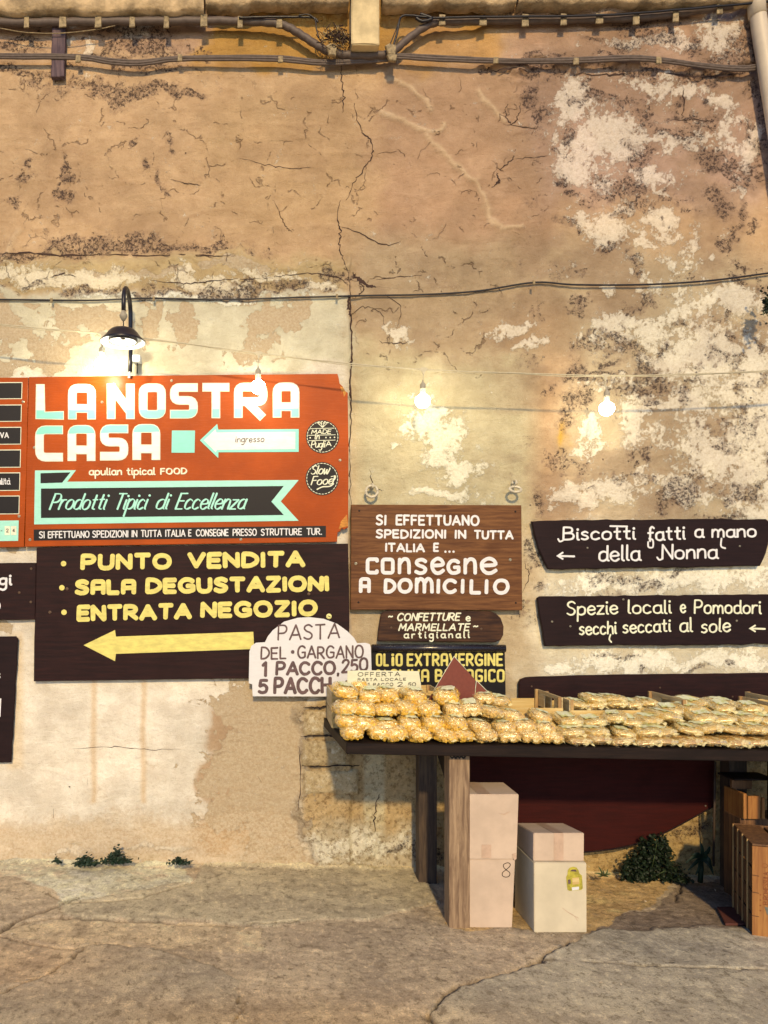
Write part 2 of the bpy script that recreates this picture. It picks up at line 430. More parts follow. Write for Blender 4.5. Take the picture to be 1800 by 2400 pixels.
rl += m_box(wpx, wpy, 1150, 160, 1800, 195, 6)*.02*(fbm(px0/22, py0/8, 4, 101)-.3)
white_h = sstep(.42, .55, W_+.5*(fbm(px0/22, py0/22, 4, 33)-.5)*2)*.002
for pts in [[(900, 185), (985, 195), (1015, 230), (1018, 260)], [(900, 270), (950, 280), (1005, 318), (1040, 312), (1045, 290)], [(1008, 330), (1030, 350), (1085, 405), (1125, 425), (1128, 470), (1150, 520), (1165, 540), (1205, 525)],
            [(1135, 220), (1150, 250), (1160, 275)], [(40, 540), (20, 600)]]:
    dd = m_line(wpx*.5+px0*.5, wpy*.5+py0*.5, pts); rl += .011*np.exp(-(dd/7)**2)
    paint(np.exp(-(dd/6)**2), (226, 188, 138), .7)
Yw = D-(lay+top+rl+white_h-.012)
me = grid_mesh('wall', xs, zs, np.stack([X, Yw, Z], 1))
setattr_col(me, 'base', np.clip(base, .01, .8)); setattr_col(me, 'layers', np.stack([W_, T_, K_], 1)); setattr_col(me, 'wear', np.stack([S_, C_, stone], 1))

def wall_material():
    t = NT('weathered_plaster'); v = t.coord()
    def at(n): o = t.n('Attribute'); o.attribute_name = n; return o
    def sep(s): o = t.n('SeparateColor'); t.l(s, o.inputs[0]); return o.outputs
    base = at('base').outputs['Color']; l = sep(at('layers').outputs['Color']); w = sep(at('wear').outputs['Color'])
    nA = t.noise(v, 9, 9, .68); nB = t.noise(t.coord(rot=(1, 2, 3)), 14, 9, .62, .4)
    nC = t.noise(t.coord((1, 1, .8), rot=(.3, 0, 0)), 38, 9, .74); nD = t.noise(v, 70, 6, .7)
    nE = t.noise(v, 220, 3, .6); nW = t.noise(t.coord((1, 1, 2.6)), 5, 6, .6, 1.2)
    def th(m, n, amp, a, b): return t.step(t.math('ADD', m, t.math('MULTIPLY', t.math('SUBTRACT', n, .5), amp)), a, b)
    # soft mottling in the plaster's own colour
    col = t.mix(t.step(nA, .35, .7), t.mix(1, base, (.88, .85, .82, 1), 'MULTIPLY'), t.mix(1, base, (1.07, 1.07, 1.07, 1), 'MULTIPLY'))
    col = t.mix(t.math('MULTIPLY', t.step(nW, .5, .72), .18), col, t.mix(1, base, (.62, .52, .46, 1), 'MULTIPLY'))
    tanm = th(l[1], nB, 1.9, .44, .47)
    col = t.mix(tanm, col, t.mix(t.step(nD, .3, .7), alb(190, 158, 114), alb(208, 180, 136)))
    nF = t.noise(t.coord(rot=(1, 0, 2)), 26, 10, .80); nG = t.noise(t.coord(rot=(0, 2, 2)), 60, 9, .82); nH = t.noise(t.coord(rot=(2, 0, 1)), 34, 10, .78)
    wsum = t.math('ADD', t.math('ADD', t.math('MULTIPLY', l[0], .85), t.math('MULTIPLY', t.math('SUBTRACT', nA, .5), 1.5)), t.math('MULTIPLY', t.math('SUBTRACT', nH, .5), 2.4))
    whm = t.math('ADD', t.math('MULTIPLY', t.step(wsum, .36, .46), .72), t.math('MULTIPLY', t.step(wsum, .2, .8), .28))
    wc = t.mix(.45, t.mix(1, base, (1.45, 1.5, 1.6, 1), 'MULTIPLY'), alb(250, 236, 200))
    col = t.mix(whm, col, t.mix(t.step(nG, .3, .6), t.mix(1, wc, (.80, .76, .70, 1), 'MULTIPLY'), wc))
    sp = th(w[0], nH, 2.6, .55, 1.05)
    col = t.mix(t.math('MULTIPLY', sp, .42), col, alb(196, 156, 106))
    sp2 = th(w[0], nG, 2.6, .80, 1.0)
    col = t.mix(t.math('MULTIPLY', sp2, .34), col, alb(240, 214, 168))
    kk = t.math('MINIMUM', l[2], .62)
    ks = t.math('ADD', t.math('MULTIPLY', kk, .95), t.math('MULTIPLY', t.math('SUBTRACT', nF, .5), 3.0))
    k1 = t.step(ks, .22, .80)
    k2 = t.step(t.math('ADD', t.math('MULTIPLY', kk, .85), t.math('MULTIPLY', t.math('SUBTRACT', nG, .5), 3.2)), .54, .64)
    col = t.mix(t.math('MULTIPLY', k1, .55), col, alb(126, 96, 74))
    col = t.mix(t.math('MULTIPLY', k2, .84), col, alb(66, 50, 44))
    # a thin veil of soot everywhere, in clouds
    veil = t.math('MULTIPLY', t.step(t.math('ADD', t.math('MULTIPLY', nA, .6), t.math('MULTIPLY', nF, .4)), .50, .62), t.step(nW, .46, .62))
    col = t.mix(t.math('MULTIPLY', veil, t.math('MULTIPLY_ADD', w[1], .34, .10)), col, t.mix(1, col, (.56, .47, .40, 1), 'MULTIPLY'))
    col = t.mix(t.math('MULTIPLY', t.step(nG, .56, .72), .20), col, t.mix(1, col, (1.3, 1.3, 1.3, 1), 'MULTIPLY'))
    col = t.mix(t.math('MULTIPLY', t.step(nG, .46, .32), .34), col, t.mix(1, col, (.62, .55, .48, 1), 'MULTIPLY'))
    col = t.mix(t.math('MULTIPLY', t.math('MULTIPLY', w[2], t.step(nH, .50, .41)), .75), col, t.mix(1, col, (.42, .36, .30, 1), 'MULTIPLY'))  # dirty pits, darkened in colour to stand in for faint relief shading
    col = t.mix(t.math('MULTIPLY', t.math('MULTIPLY', w[2], t.step(nF, .54, .62)), .5), col, t.mix(1, col, (1.5, 1.5, 1.5, 1), 'MULTIPLY'))
    # small nail holes and grit
    vo = t.n('TexVoronoi'); vo.inputs['Scale'].default_value = 9; t.l(v, vo.inputs['Vector'])
    pit = t.math('MULTIPLY', t.math('SUBTRACT', 1, t.step(vo.outputs['Distance'], .03, .06)), t.step(nB, .56, .6))
    col = t.mix(t.math('MULTIPLY', pit, .8), col, alb(84, 62, 50))
    col = t.mix(t.math('MULTIPLY', t.step(nE, .52, .72), .22), col, t.mix(1, col, (.55, .5, .45, 1), 'MULTIPLY'))
    # hair cracks
    vc = t.n('TexVoronoi', feature='DISTANCE_TO_EDGE'); vc.inputs['Scale'].default_value = 3.2
    wv = t.n('VectorMath', operation='ADD'); nv = t.n('TexNoise'); nv.inputs['Scale'].default_value = 4; nv.inputs['Detail'].default_value = 6
    t.l(v, nv.inputs['Vector']); sc = t.n('VectorMath', operation='SCALE'); sc.inputs['Scale'].default_value = .5
    t.l(nv.outputs['Color'], sc.inputs[0]); t.l(v, wv.inputs[0]); t.l(sc.outputs[0], wv.inputs[1]); t.l(wv.outputs[0], vc.inputs['Vector'])
    cr = t.math('SUBTRACT', 1, t.step(vc.outputs['Distance'], .002, .02))
    cr = t.math('MULTIPLY', t.math('MULTIPLY', cr, w[1]), t.step(nB, .5, .58))
    col = t.mix(t.math('MULTIPLY', cr, .6), col, alb(120, 86, 58))
    h = t.math('ADD', t.math('MULTIPLY', nA, .5), t.math('MULTIPLY', nC, t.math('MULTIPLY_ADD', w[2], 1.5, .36)))
    h = t.math('ADD', h, t.math('MULTIPLY', nE, .10))
    h = t.math('ADD', h, t.math('MULTIPLY', nW, .5))
    h = t.math('ADD', h, t.math('MULTIPLY', whm, .10)); h = t.math('SUBTRACT', h, t.math('MULTIPLY', tanm, .12))
    h = t.math('SUBTRACT', h, t.math('MULTIPLY', cr, .5)); h = t.math('SUBTRACT', h, t.math('MULTIPLY', k2, .10))
    h = t.math('SUBTRACT', h, t.math('MULTIPLY', pit, .4))
    return t.fin(col, .92, t.bump(t.math('ADD', h, t.math('MULTIPLY', nG, .35)), 1.0, .017), .15)
M_WALL = wall_material()
wall = link_mesh('wall', me, M_WALL, None); tag(wall, 'tall weathered plaster wall with peeling limewash behind the signs and stall', kind='structure')

def stone_box(name, x0, x1, y0, y1, Yf, seed):
    """roughly dressed stone of the quoin, in photo px on the wall"""
    n1 = max(4, int((x1-x0)/5)); n2 = max(4, int((y1-y0)/5)); vs = []; fs = []
    for j in range(n2+1):
        for i in range(n1+1):
            u, v_ = i/n1, j/n2; x = x0+(x1-x0)*u; y = y0+(y1-y0)*v_
            e = min(u*(x1-x0), (1-u)*(x1-x0), v_*(y1-y0), (1-v_)*(y1-y0))
            d = .028*(1-math.exp(-e/3.2))
            a = np.array([x]); b = np.array([y])
            d += .020*float(fbm(a/10, b/8, 4, seed)[0]-.5)*min(1, e/5)
            ex = 0 if 0 < i < n1 else RND.uniform(-1.2, 1.2); ey = 0 if 0 < j < n2 else RND.uniform(-1.0, 1.0)
            X_, Z_ = W(x+ex, y+ey, D); vs.append((X_, Yf-d, Z_))
    for j in range(n2):
        for i in range(n1):
            a = j*(n1+1)+i; fs.append((a, a+1, a+n1+2, a+n1+1))
    o = part(name, vs, fs, None, wall, True); me = o.data; n = len(me.vertices)
    c = colr((226, 194, 138))*RND.uniform(.9, 1.04)
    setattr_col(me, 'base', np.tile(c, (n, 1))); setattr_col(me, 'layers', np.tile([.22, .1, .12], (n, 1))); setattr_col(me, 'wear', np.tile([.25, 0, .8], (n, 1)))
    me.materials.append(M_WALL)
    return o
M_DARKGAP = simple('dark_gap', alb(46, 34, 28), .95, .2, 30)
for i, (a, b, c, d) in enumerate([(708, 806, 1661, 1722), (706, 812, 1729, 1793), (709, 838, 1800, 1858)]):
    stone_box('stone', a, b, c, d, D-.030, 300+i)
    
# cracks as fine open gaps following the plaster
def crack_geo(pts, w, Y, seed=0, n=7):
    R = random.Random(seed); P = catmull(pts, n); out = []
    for i, p in enumerate(P):
        out.append((p[0]+R.gauss(0, 1.6), p[1]+R.gauss(0, 1.2)))
    vs = []; fs = []
    for i, p in enumerate(out):
        a = out[max(0, i-1)]; b = out[min(len(out)-1, i+1)]
        dx, dy = b[0]-a[0], b[1]-a[1]; L = math.hypot(dx, dy)+1e-6
        t = i/(len(out)-1); ww = w*(.25+.75*math.sin(math.pi*min(1, max(0, t))))*R.uniform(.4, 1.3)
        nx_, ny_ = -dy/L*ww/2, dx/L*ww/2
        y = Y(p[0], p[1]) if callable(Y) else Y
        vs += [V(p[0]+nx_, p[1]+ny_, y), V(p[0]-nx_, p[1]-ny_, y)]
    for i in range(len(out)-1): fs.append((2*i, 2*i+1, 2*i+3, 2*i+2))
    return vs, fs
Yg = Yw.reshape(len(zs), len(xs))
def wall_y(x, z):
    i = int(np.clip(np.searchsorted(xs, x), 1, len(xs)-1)); j = int(np.clip(np.searchsorted(zs, z), 1, len(zs)-1))
    return float(Yg[j-1:j+1, i-1:i+1].min())
def wall_pxy(px, py):
    x, z = W(px, py, D); return wall_y(x, z)-.0012
CR = [([(802, 150), (800, 190), (806, 230), (802, 265)], 3), ([(830, 240), (838, 280), (850, 310), (868, 330), (872, 365), (850, 400), (830, 430), (812, 470)], 3.5),
      ([(795, 470), (792, 520), (800, 540), (796, 570), (803, 600), (815, 640)], 3.5), ([(800, 530), (850, 550), (900, 575), (940, 565)], 2.4),
      ([(560, 370), (620, 385), (680, 395), (730, 392)], 1.8), ([(640, 470), (660, 510), (672, 535), (690, 541)], 2.2), ([(375, 465), (382, 490)], 2),
      ([(400, 420), (440, 430), (470, 433)], 2), ([(1190, 240), (1185, 265), (1200, 290), (1215, 270), (1220, 240)], 3), ([(1180, 290), (1240, 300), (1260, 300)], 2),
      ([(1205, 365), (1200, 375), (1180, 390), (1172, 400)], 3), ([(1165, 405), (1168, 425), (1155, 438)], 5), ([(1210, 372), (1250, 368), (1280, 365)], 2), ([(1170, 418), (1210, 418)], 2),
      ([(640, 650), (720, 640), (790, 650), (815, 668)], 3), ([(820, 655), (850, 670), (845, 690), (825, 700)], 3), ([(820, 740), (850, 720), (890, 730), (900, 760)], 2),
      ([(120, 650), (150, 642), (180, 650)], 3), ([(350, 655), (420, 665), (480, 660), (540, 655), (640, 652)], 2.4), ([(819, 640), (821, 700), (822, 770), (825, 830), (820, 880), (823, 960), (820, 1060), (822, 1180)], 5), ([(826, 640), (838, 652), (860, 668), (880, 672)], 9), ([(819, 690), (816, 720), (821, 740)], 8),
      ([(880, 655), (940, 650), (990, 645)], 2), ([(900, 690), (940, 720), (930, 770)], 2), ([(890, 800), (930, 805), (960, 800)], 2.2), ([(1570, 282), (1620, 280), (1670, 284)], 3),
      ([(1600, 200), (1603, 240), (1598, 275)], 3), ([(866, 1100), (875, 1140), (900, 1150)], 2), ([(890, 1860), (878, 1900), (880, 1950)], 4), ([(1230, 1320), (1240, 1350), (1225, 1390)], 2),
      ([(170, 1755), (260, 1750), (340, 1757), (420, 1754)], 1.4), ([(204, 1825), (206, 1842)], 2.6), ([(125, 1895), (126, 1915)], 2.6), ([(606, 1820), (612, 1834)], 2),
      ([(700, 1750), (704, 1800), (700, 1900)], 2.5), ([(1150, 168), (1210, 160), (1240, 170)], 4), ([(1350, 172), (1420, 176), (1480, 170)], 4), ([(1560, 172), (1640, 180), (1740, 172)], 6), ([(0, 596), (60, 592), (140, 598), (240, 596)], 4), ([(240, 596), (400, 598), (560, 600)], 3)]
gg = merge([crack_geo(p, w*1.0, wall_pxy, i) for i, (p, w) in enumerate(CR)])
o = part('crack', gg[0], gg[1], simple('crack_dark', alb(70, 48, 36), .95, .2, 30), wall); tag(o, kind='stuff')
JT = [([(712, 1658), (760, 1657), (812, 1658)], 4), ([(705, 1725), (770, 1724), (830, 1725)], 5), ([(706, 1796), (770, 1796), (845, 1794)], 5)]
gg = merge([crack_geo(p, w, D-.060, 50+i, 9) for i, (p, w) in enumerate(JT)])
o = part('joint', gg[0], gg[1], M_DARKGAP, wall); tag(o, kind='stuff')

# ------------------------------------------------------------------ the ground
def gz0(x): return .012-.023*x
def G(px, py, dz=0):
    """point of the ground seen at this place in the photograph"""
    z = 0
    for _ in range(4):
        Y = (CH-z)*1800/(py-1390); x = (px-620)*Y/1800; z = gz0(x)
    return x, Y, z+dz
xs2 = axis_pts(-1.7, 3.1, .0095, -9, 12, .3)
ys2 = np.concatenate([np.arange(-9, 2.6, .3), np.arange(2.6, 4.56, .0085), [4.6, 4.8]])
gx, gy = np.meshgrid(xs2, ys2); X = gx.ravel(); Y = gy.ravel()
Zb = gz0(X)
wx = X+.05*(fbm(X*6, Y*6, 4, 7)-.5)*2; wy = Y+.05*(fbm(X*6, Y*6, 4, 17)-.5)*2
def gpoly(pts): return [G(*p)[:2] for p in pts]
gb = np.tile(np.array(lin((176, 148, 116))), (len(X), 1))
def gp(m, c, a=1):
    global gb
    m = (np.clip(m, 0, 1)*a)[:, None]; gb = gb*(1-m)+np.array(lin(c))[None]*m
def inpoly(x, y, poly):
    r = np.zeros(x.shape, bool); n = len(poly)
    for i in range(n):
        (x1, y1), (x2, y2) = poly[i], poly[(i+1) % n]
        c = ((y1 > y) != (y2 > y)) & (x < (x2-x1)*(y-y1)/(y2-y1+1e-12)+x1); r ^= c
    return r.astype(float)
P_tan1 = gpoly([(-60, 2010), (160, 2012), (420, 2015), (450, 2030), (445, 2075), (300, 2115), (150, 2118), (120, 2080), (-60, 2030)])
P_slabA = gpoly([(150, 2115), (450, 2070), (470, 2018), (980, 2040), (1040, 2120), (900, 2150), (600, 2165), (150, 2145)])
P_tan2 = gpoly([(0, 2180), (150, 2150), (600, 2168), (620, 2230), (200, 2215), (0, 2185)])
P_slabB = gpoly([(-80, 2330), (130, 2290), (210, 2215), (420, 2240), (560, 2300), (560, 2405), (-80, 2420)])
P_slabC = gpoly([(1015, 2420), (1020, 2370), (1080, 2310), (1250, 2255), (1330, 2210), (1400, 2180), (1900, 2170), (1900, 2420)])
P_shadow = gpoly([(1380, 2180), (1450, 2150), (1520, 2130), (1600, 2070), (1900, 2040), (1900, 2180)])  # cast shadow over the right floor, painted into the paving colour
gp(inpoly(wx, wy, P_tan1), (206, 176, 140)); gp(inpoly(wx, wy, P_slabA), (170, 148, 116), .9)
gp(inpoly(wx, wy, P_tan2), (196, 164, 124), .8); gp(inpoly(wx, wy, P_slabB), (164, 142, 114), .9)
gp(inpoly(wx, wy, P_slabC), (172, 152, 124), .95); gp(inpoly(wx, wy, P_shadow), (120, 98, 80), .8)
gp(m_ell(X, Y, *G(700, 2400)[:2], .9, .18), (192, 154, 110), .7)
gp(m_ell(X, Y, *G(60, 2260)[:2], .5, .25), (186, 146, 104), .6)
gp(inpoly(wx, wy, gpoly([(1060, 2175), (1390, 2180), (1500, 2130), (1600, 2060), (1600, 2020), (1050, 2020)])), (196, 152, 94), .8)  # warm lamplit floor under the stall, painted into the paving colour
gp(sstep(4.40, 4.47, wy), (214, 186, 140), .55)
gb *= (1+.34*(fbm(X*2.2, Y*3.5, 5, 33)-.5))[:, None]
gb *= (1+.35*(fbm(X*14, Y*17, 4, 37)-.5))[:, None]
slabm = np.maximum.reduce([inpoly(wx, wy, p) for p in (P_slabA, P_slabB, P_slabC)])
H = .012*fbm(X*1.6, Y*2.4, 4, 41)+.006*fbm(X*11, Y*14, 4, 43)+.0040*fbm(X*55, Y*60, 2, 47)*(1.4-slabm)
H += .012*inpoly(wx, wy, P_slabA)+.010*inpoly(wx, wy, P_slabB)+.012*inpoly(wx, wy, P_slabC)-.014
dk = np.zeros(len(X))
GC = [([(0, 2180), (40, 2155), (90, 2135), (150, 2115), (180, 2100)], .020), ([(0, 2182), (60, 2160), (130, 2148), (260, 2155), (400, 2163), (560, 2168)], .012), ([(560, 2168), (700, 2160)], .006),
      ([(150, 2116), (260, 2116), (330, 2108), (390, 2090), (450, 2070)], .012), ([(110, 2090), (150, 2112)], .008), ([(0, 2190), (90, 2215), (180, 2222), (240, 2213), (300, 2218)], .009),
      ([(195, 2225), (170, 2250), (110, 2280), (0, 2330)], .008), ([(1015, 2400), (1005, 2375), (1045, 2330), (1070, 2310), (1120, 2298), (1180, 2282), (1250, 2255), (1290, 2230), (1340, 2205)], .014),
      ([(1250, 2252), (1290, 2247)], .022), ([(1370, 2255), (1500, 2266), (1640, 2272), (1800, 2276)], .008), ([(550, 2400), (565, 2370), (560, 2340)], .006), ([(-100, 2178), (0, 2180)], .02),
      ([(1600, 2070), (1580, 2110)], .01)]
for pts, w in GC:
    q = [G(*p)[:2] for p in pts]; dd = m_line(X+.014*(fbm(X*22, Y*22, 3, 55)-.5)*2, Y+.014*(fbm(X*22, Y*22, 3, 56)-.5)*2, q)
    w *= 1.35; e = np.exp(-(dd/(w*.5))**2); H -= .024*e; dk = np.maximum(dk, e*min(1, w/.009))
H += .03*np.clip((wy-4.42)/.06, 0, 1)*(fbm(X*9, Y*9, 4, 61))
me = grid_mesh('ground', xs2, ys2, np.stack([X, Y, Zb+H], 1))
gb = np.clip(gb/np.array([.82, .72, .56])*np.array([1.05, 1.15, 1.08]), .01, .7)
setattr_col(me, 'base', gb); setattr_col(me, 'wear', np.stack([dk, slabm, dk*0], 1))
def ground_material():
    t = NT('worn_stone_paving'); v = t.coord()
    a = t.n('Attribute'); a.attribute_name = 'base'; b = t.n('Attribute'); b.attribute_name = 'wear'
    s = t.n('SeparateColor'); t.l(b.outputs['Color'], s.inputs[0])
    n1 = t.noise(v, 10, 8, .7); n2 = t.noise(t.coord((1, .75, 1)), 24, 9, .84); n3 = t.noise(v, 150, 6, .75); n4 = t.noise(t.coord((1, 1.4, 1)), 3.5, 7, .65, .8)
    base = a.outputs['Color']
    col = t.mix(t.step(n4, .38, .66), t.mix(1, base, (.80, .77, .78, 1), 'MULTIPLY'), t.mix(1, base, (1.13, 1.11, 1.08, 1), 'MULTIPLY'))
    col = t.mix(t.math('MULTIPLY', t.step(n2, .53, .60), .8), col, t.mix(1, base, (1.45, 1.4, 1.3, 1), 'MULTIPLY'))
    col = t.mix(t.math('MULTIPLY', t.step(n2, .475, .41), 1.0), col, t.mix(1, base, (.5, .47, .44, 1), 'MULTIPLY'))
    col = t.mix(t.math('MULTIPLY', t.step(n3, .52, .60), .6), col, t.mix(1, base, (.5, .45, .42, 1), 'MULTIPLY'))
    fl = t.noise(t.coord((1, 1.5, 1)), 9, 9, .8)
    col = t.mix(t.math('MULTIPLY', t.step(fl, .575, .62), .45), col, alb(212, 184, 142))
    col = t.mix(t.math('MULTIPLY', t.step(fl, .40, .36), .5), col, t.mix(1, base, (.6, .55, .5, 1), 'MULTIPLY'))
    vo = t.n('TexVoronoi'); vo.inputs['Scale'].default_value = 7; t.l(t.coord((1, 1.8, 1)), vo.inputs['Vector'])
    pit = t.math('MULTIPLY', t.math('SUBTRACT', 1, t.step(vo.outputs['Distance'], .05, .12)), t.step(n1, .52, .56))
    col = t.mix(t.math('MULTIPLY', pit, .55), col, t.mix(1, base, (.4, .36, .34, 1), 'MULTIPLY'))
    col = t.mix(t.math('MULTIPLY', s.outputs[0], .8), col, alb(56, 40, 32))
    h = t.math('ADD', t.math('MULTIPLY', n1, .6), t.math('MULTIPLY', n2, t.math('MULTIPLY_ADD', s.outputs[1], -.18, .42)))
    h = t.math('ADD', h, t.math('MULTIPLY', n3, .26)); h = t.math('ADD', h, t.math('MULTIPLY', n4, .3)); h = t.math('SUBTRACT', h, t.math('MULTIPLY', pit, .5))
    return t.fin(col, t.math('MULTIPLY_ADD', n4, .4, .5), t.bump(h, 1.0, .02), .3)
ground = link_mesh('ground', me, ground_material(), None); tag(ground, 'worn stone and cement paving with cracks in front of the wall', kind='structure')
# ------------------------------------------------------------------ brush lettering
# each glyph: width, strokes; 'l' straight, 's' curved, 'c' closed curve, 'd' dot ; cap height 1
FONT = {
'A': (.66, ['l 0,0 .33,1 .66,0', 'l .12,.33 .54,.33']), 'B': (.55, ['l 0,0 0,1', 's 0,1 .36,.97 .46,.77 .36,.57 0,.53', 's 0,.53 .42,.5 .55,.27 .42,.04 0,0']),
'C': (.6, ['s .58,.82 .42,.97 .2,.97 .04,.75 0,.5 .04,.25 .2,.03 .42,.03 .58,.18']), 'D': (.58, ['l 0,0 0,1', 's 0,1 .3,.97 .52,.75 .58,.5 .52,.25 .3,.03 0,0']),
'E': (.46, ['l 0,0 0,1', 'l 0,1 .46,1', 'l 0,.52 .4,.52', 'l 0,0 .46,0']), 'F': (.44, ['l 0,0 0,1', 'l 0,1 .44,1', 'l 0,.52 .38,.52']),
'G': (.62, ['s .58,.84 .42,.98 .2,.97 .04,.75 0,.5 .04,.25 .2,.03 .42,.02 .6,.12', 'l .6,.1 .6,.46', 'l .6,.46 .34,.46']), 'H': (.54, ['l 0,0 0,1', 'l .54,0 .54,1', 'l 0,.5 .54,.5']),
'I': (.04, ['l .02,0 .02,1']), 'L': (.42, ['l 0,1 0,0', 'l 0,0 .42,0']), 'M': (.7, ['l 0,0 .06,1', 'l .06,1 .35,.3', 'l .35,.3 .64,1', 'l .64,1 .7,0']),
'N': (.54, ['l 0,0 0,1', 'l 0,1 .54,0', 'l .54,0 .54,1']), 'O': (.66, ['c .33,1 .1,.88 0,.5 .1,.12 .33,0 .56,.12 .66,.5 .56,.88']),
'P': (.5, ['l 0,0 0,1', 's 0,1 .36,.98 .5,.74 .36,.48 0,.45']), 'R': (.54, ['l 0,0 0,1', 's 0,1 .36,.98 .5,.75 .36,.5 0,.47', 'l .2,.47 .54,0']),
'S': (.5, ['s .48,.86 .3,1 .08,.92 .04,.72 .18,.56 .36,.46 .48,.28 .4,.06 .2,0 .0,.12']), 'T': (.56, ['l 0,1 .56,1', 'l .28,1 .28,0']),
'U': (.54, ['s 0,1 0,.6 .02,.22 .14,.02 .4,.02 .52,.22 .54,.6 .54,1']), 'V': (.6, ['l 0,1 .3,0', 'l .3,0 .6,1']), 'X': (.54, ['l 0,1 .54,0', 'l .54,1 0,0']),
'Z': (.52, ['l 0,1 .52,1', 'l .52,1 0,0', 'l 0,0 .52,0']),
'a': (.46, ['c .24,.62 .05,.52 0,.31 .05,.08 .24,0 .4,.1 .44,.31 .4,.54', 's .44,.62 .43,.3 .46,.05 .54,.0']), 'b': (.46, ['l 0,1 0,0', 'c .22,.62 .04,.5 0,.3 .05,.08 .22,0 .42,.1 .46,.31 .42,.52']),
'c': (.42, ['s .4,.52 .22,.63 .04,.5 0,.3 .05,.08 .22,0 .42,.1']), 'd': (.46, ['c .22,.62 .04,.52 0,.31 .04,.08 .22,0 .4,.1 .44,.31 .4,.54', 's .44,1 .44,.5 .45,.08 .54,.0']),
'e': (.44, ['s .02,.32 .42,.36 .38,.56 .2,.63 .02,.46 .02,.2 .14,.02 .3,.0 .46,.12']), 'f': (.34, ['s .36,.9 .24,1.02 .13,.86 .13,.5 .13,-.05', 'l 0,.56 .3,.58']),
'g': (.44, ['c .22,.62 .04,.52 0,.31 .04,.1 .22,.02 .4,.12 .43,.31 .4,.54', 's .44,.62 .44,.2 .42,-.2 .24,-.36 .04,-.28']), 'h': (.42, ['l 0,1 0,0', 's 0,.4 .16,.6 .34,.58 .4,.4 .42,0']),
'i': (.08, ['s .02,.6 .02,.3 .04,.04 .12,0', 'd .04,.86']), 'l': (.1, ['s .02,1 .02,.5 .03,.08 .14,0']), 'm': (.66, ['l 0,.6 0,0', 's 0,.4 .12,.6 .26,.56 .32,.4 .33,0', 's .33,.4 .45,.6 .58,.56 .64,.4 .66,0']),
'n': (.42, ['l 0,.6 0,0', 's 0,.4 .16,.6 .34,.58 .4,.4 .42,0']), 'o': (.46, ['c .23,.62 .05,.52 0,.31 .05,.09 .23,0 .41,.09 .46,.31 .41,.53']), 'p': (.46, ['l 0,.62 0,-.36', 'c .23,.62 .04,.5 0,.3 .05,.08 .23,0 .42,.1 .46,.31 .42,.52']),
'r': (.32, ['l 0,.6 0,0', 's 0,.36 .12,.58 .32,.6']), 's': (.36, ['s .34,.54 .2,.63 .04,.52 .08,.38 .28,.28 .34,.12 .18,0 0,.07']), 't': (.34, ['s .15,.92 .15,.5 .17,.08 .34,.02', 'l 0,.62 .32,.64']),
'u': (.44, ['s 0,.62 0,.25 .1,.02 .3,.04 .42,.25', 'l .43,.62 .44,0']), 'w': (.62, ['s 0,.62 .08,.05 .16,0 .3,.5', 's .3,.5 .38,.03 .46,0 .6,.5 .6,.66']), 'z': (.4, ['l 0,.6 .4,.6', 'l .4,.6 0,0', 'l 0,0 .42,0']),
'1': (.24, ['l 0,.76 .2,1', 'l .2,1 .2,0']), '2': (.5, ['s .02,.78 .14,.97 .38,.97 .48,.74 .3,.38 0,0', 'l 0,0 .52,0']), '4': (.5, ['l .36,0 .36,1', 'l .36,1 0,.32', 'l 0,.32 .5,.32']),
'5': (.48, ['l .46,1 .08,1', 'l .08,1 .05,.55', 's .05,.55 .28,.64 .46,.42 .42,.1 .2,0 0,.1']), '0': (.56, ['c .28,1 .06,.85 0,.5 .06,.14 .28,0 .5,.14 .56,.5 .5,.85']),
'8': (.5, ['c .3,1 .1,.9 .08,.74 .22,.52 .44,.3 .4,.06 .2,0 .02,.12 .04,.34 .26,.54 .46,.78 .44,.94']),
'.': (.06, ['d .03,.04']), '*': (.1, ['d .05,.5']), '~': (.3, ['s 0,.5 .09,.6 .2,.5 .3,.6']), '-': (.24, ['l 0,.45 .24,.45']), "'": (.06, ['l .0,1.05 .03,.85']), ' ': (.24, []),
# square-built capitals of the large sign and the round-cornered sign capitals
'@L': (.6, ['q 0,1 0,0 .6,0']), '@A': (.62, ['r 0,0 0,1 .62,1 .62,0', 'l 0,.33 .62,.33']), '@S': (.62, ['q .62,1 0,1 0,.55 .62,.55 .62,0 0,0']),
'#A': (.5, ['r 0,0 0,1 .5,1 .5,0', 'l 0,.42 .5,.42']), '#O': (.5, ['k 0,0 0,1 .5,1 .5,0']), '#C': (.46, ['r .46,.86 .46,1 0,1 0,0 .46,0 .46,.14']), '#G': (.5, ['r .5,.86 .5,1 0,1 0,0 .5,0 .5,.46 .28,.46']),
}
def fillet(pts, r, closed=False):
    P = [np.array(p, float) for p in pts]; out = []; m = len(P)
    for i, p in enumerate(P):
        if not closed and i in (0, m-1): out.append(p); continue
        a = P[(i-1) % m]; b = P[(i+1) % m]
        u = (a-p); v = (b-p); rr = min(r, np.linalg.norm(u)*.45, np.linalg.norm(v)*.45)
        u = u/np.linalg.norm(u); v = v/np.linalg.norm(v)
        for t in np.linspace(0, 1, 5):
            out.append((p+u*rr)*(1-t)**2+2*p*t*(1-t)+(p+v*rr)*t*t)
    return out
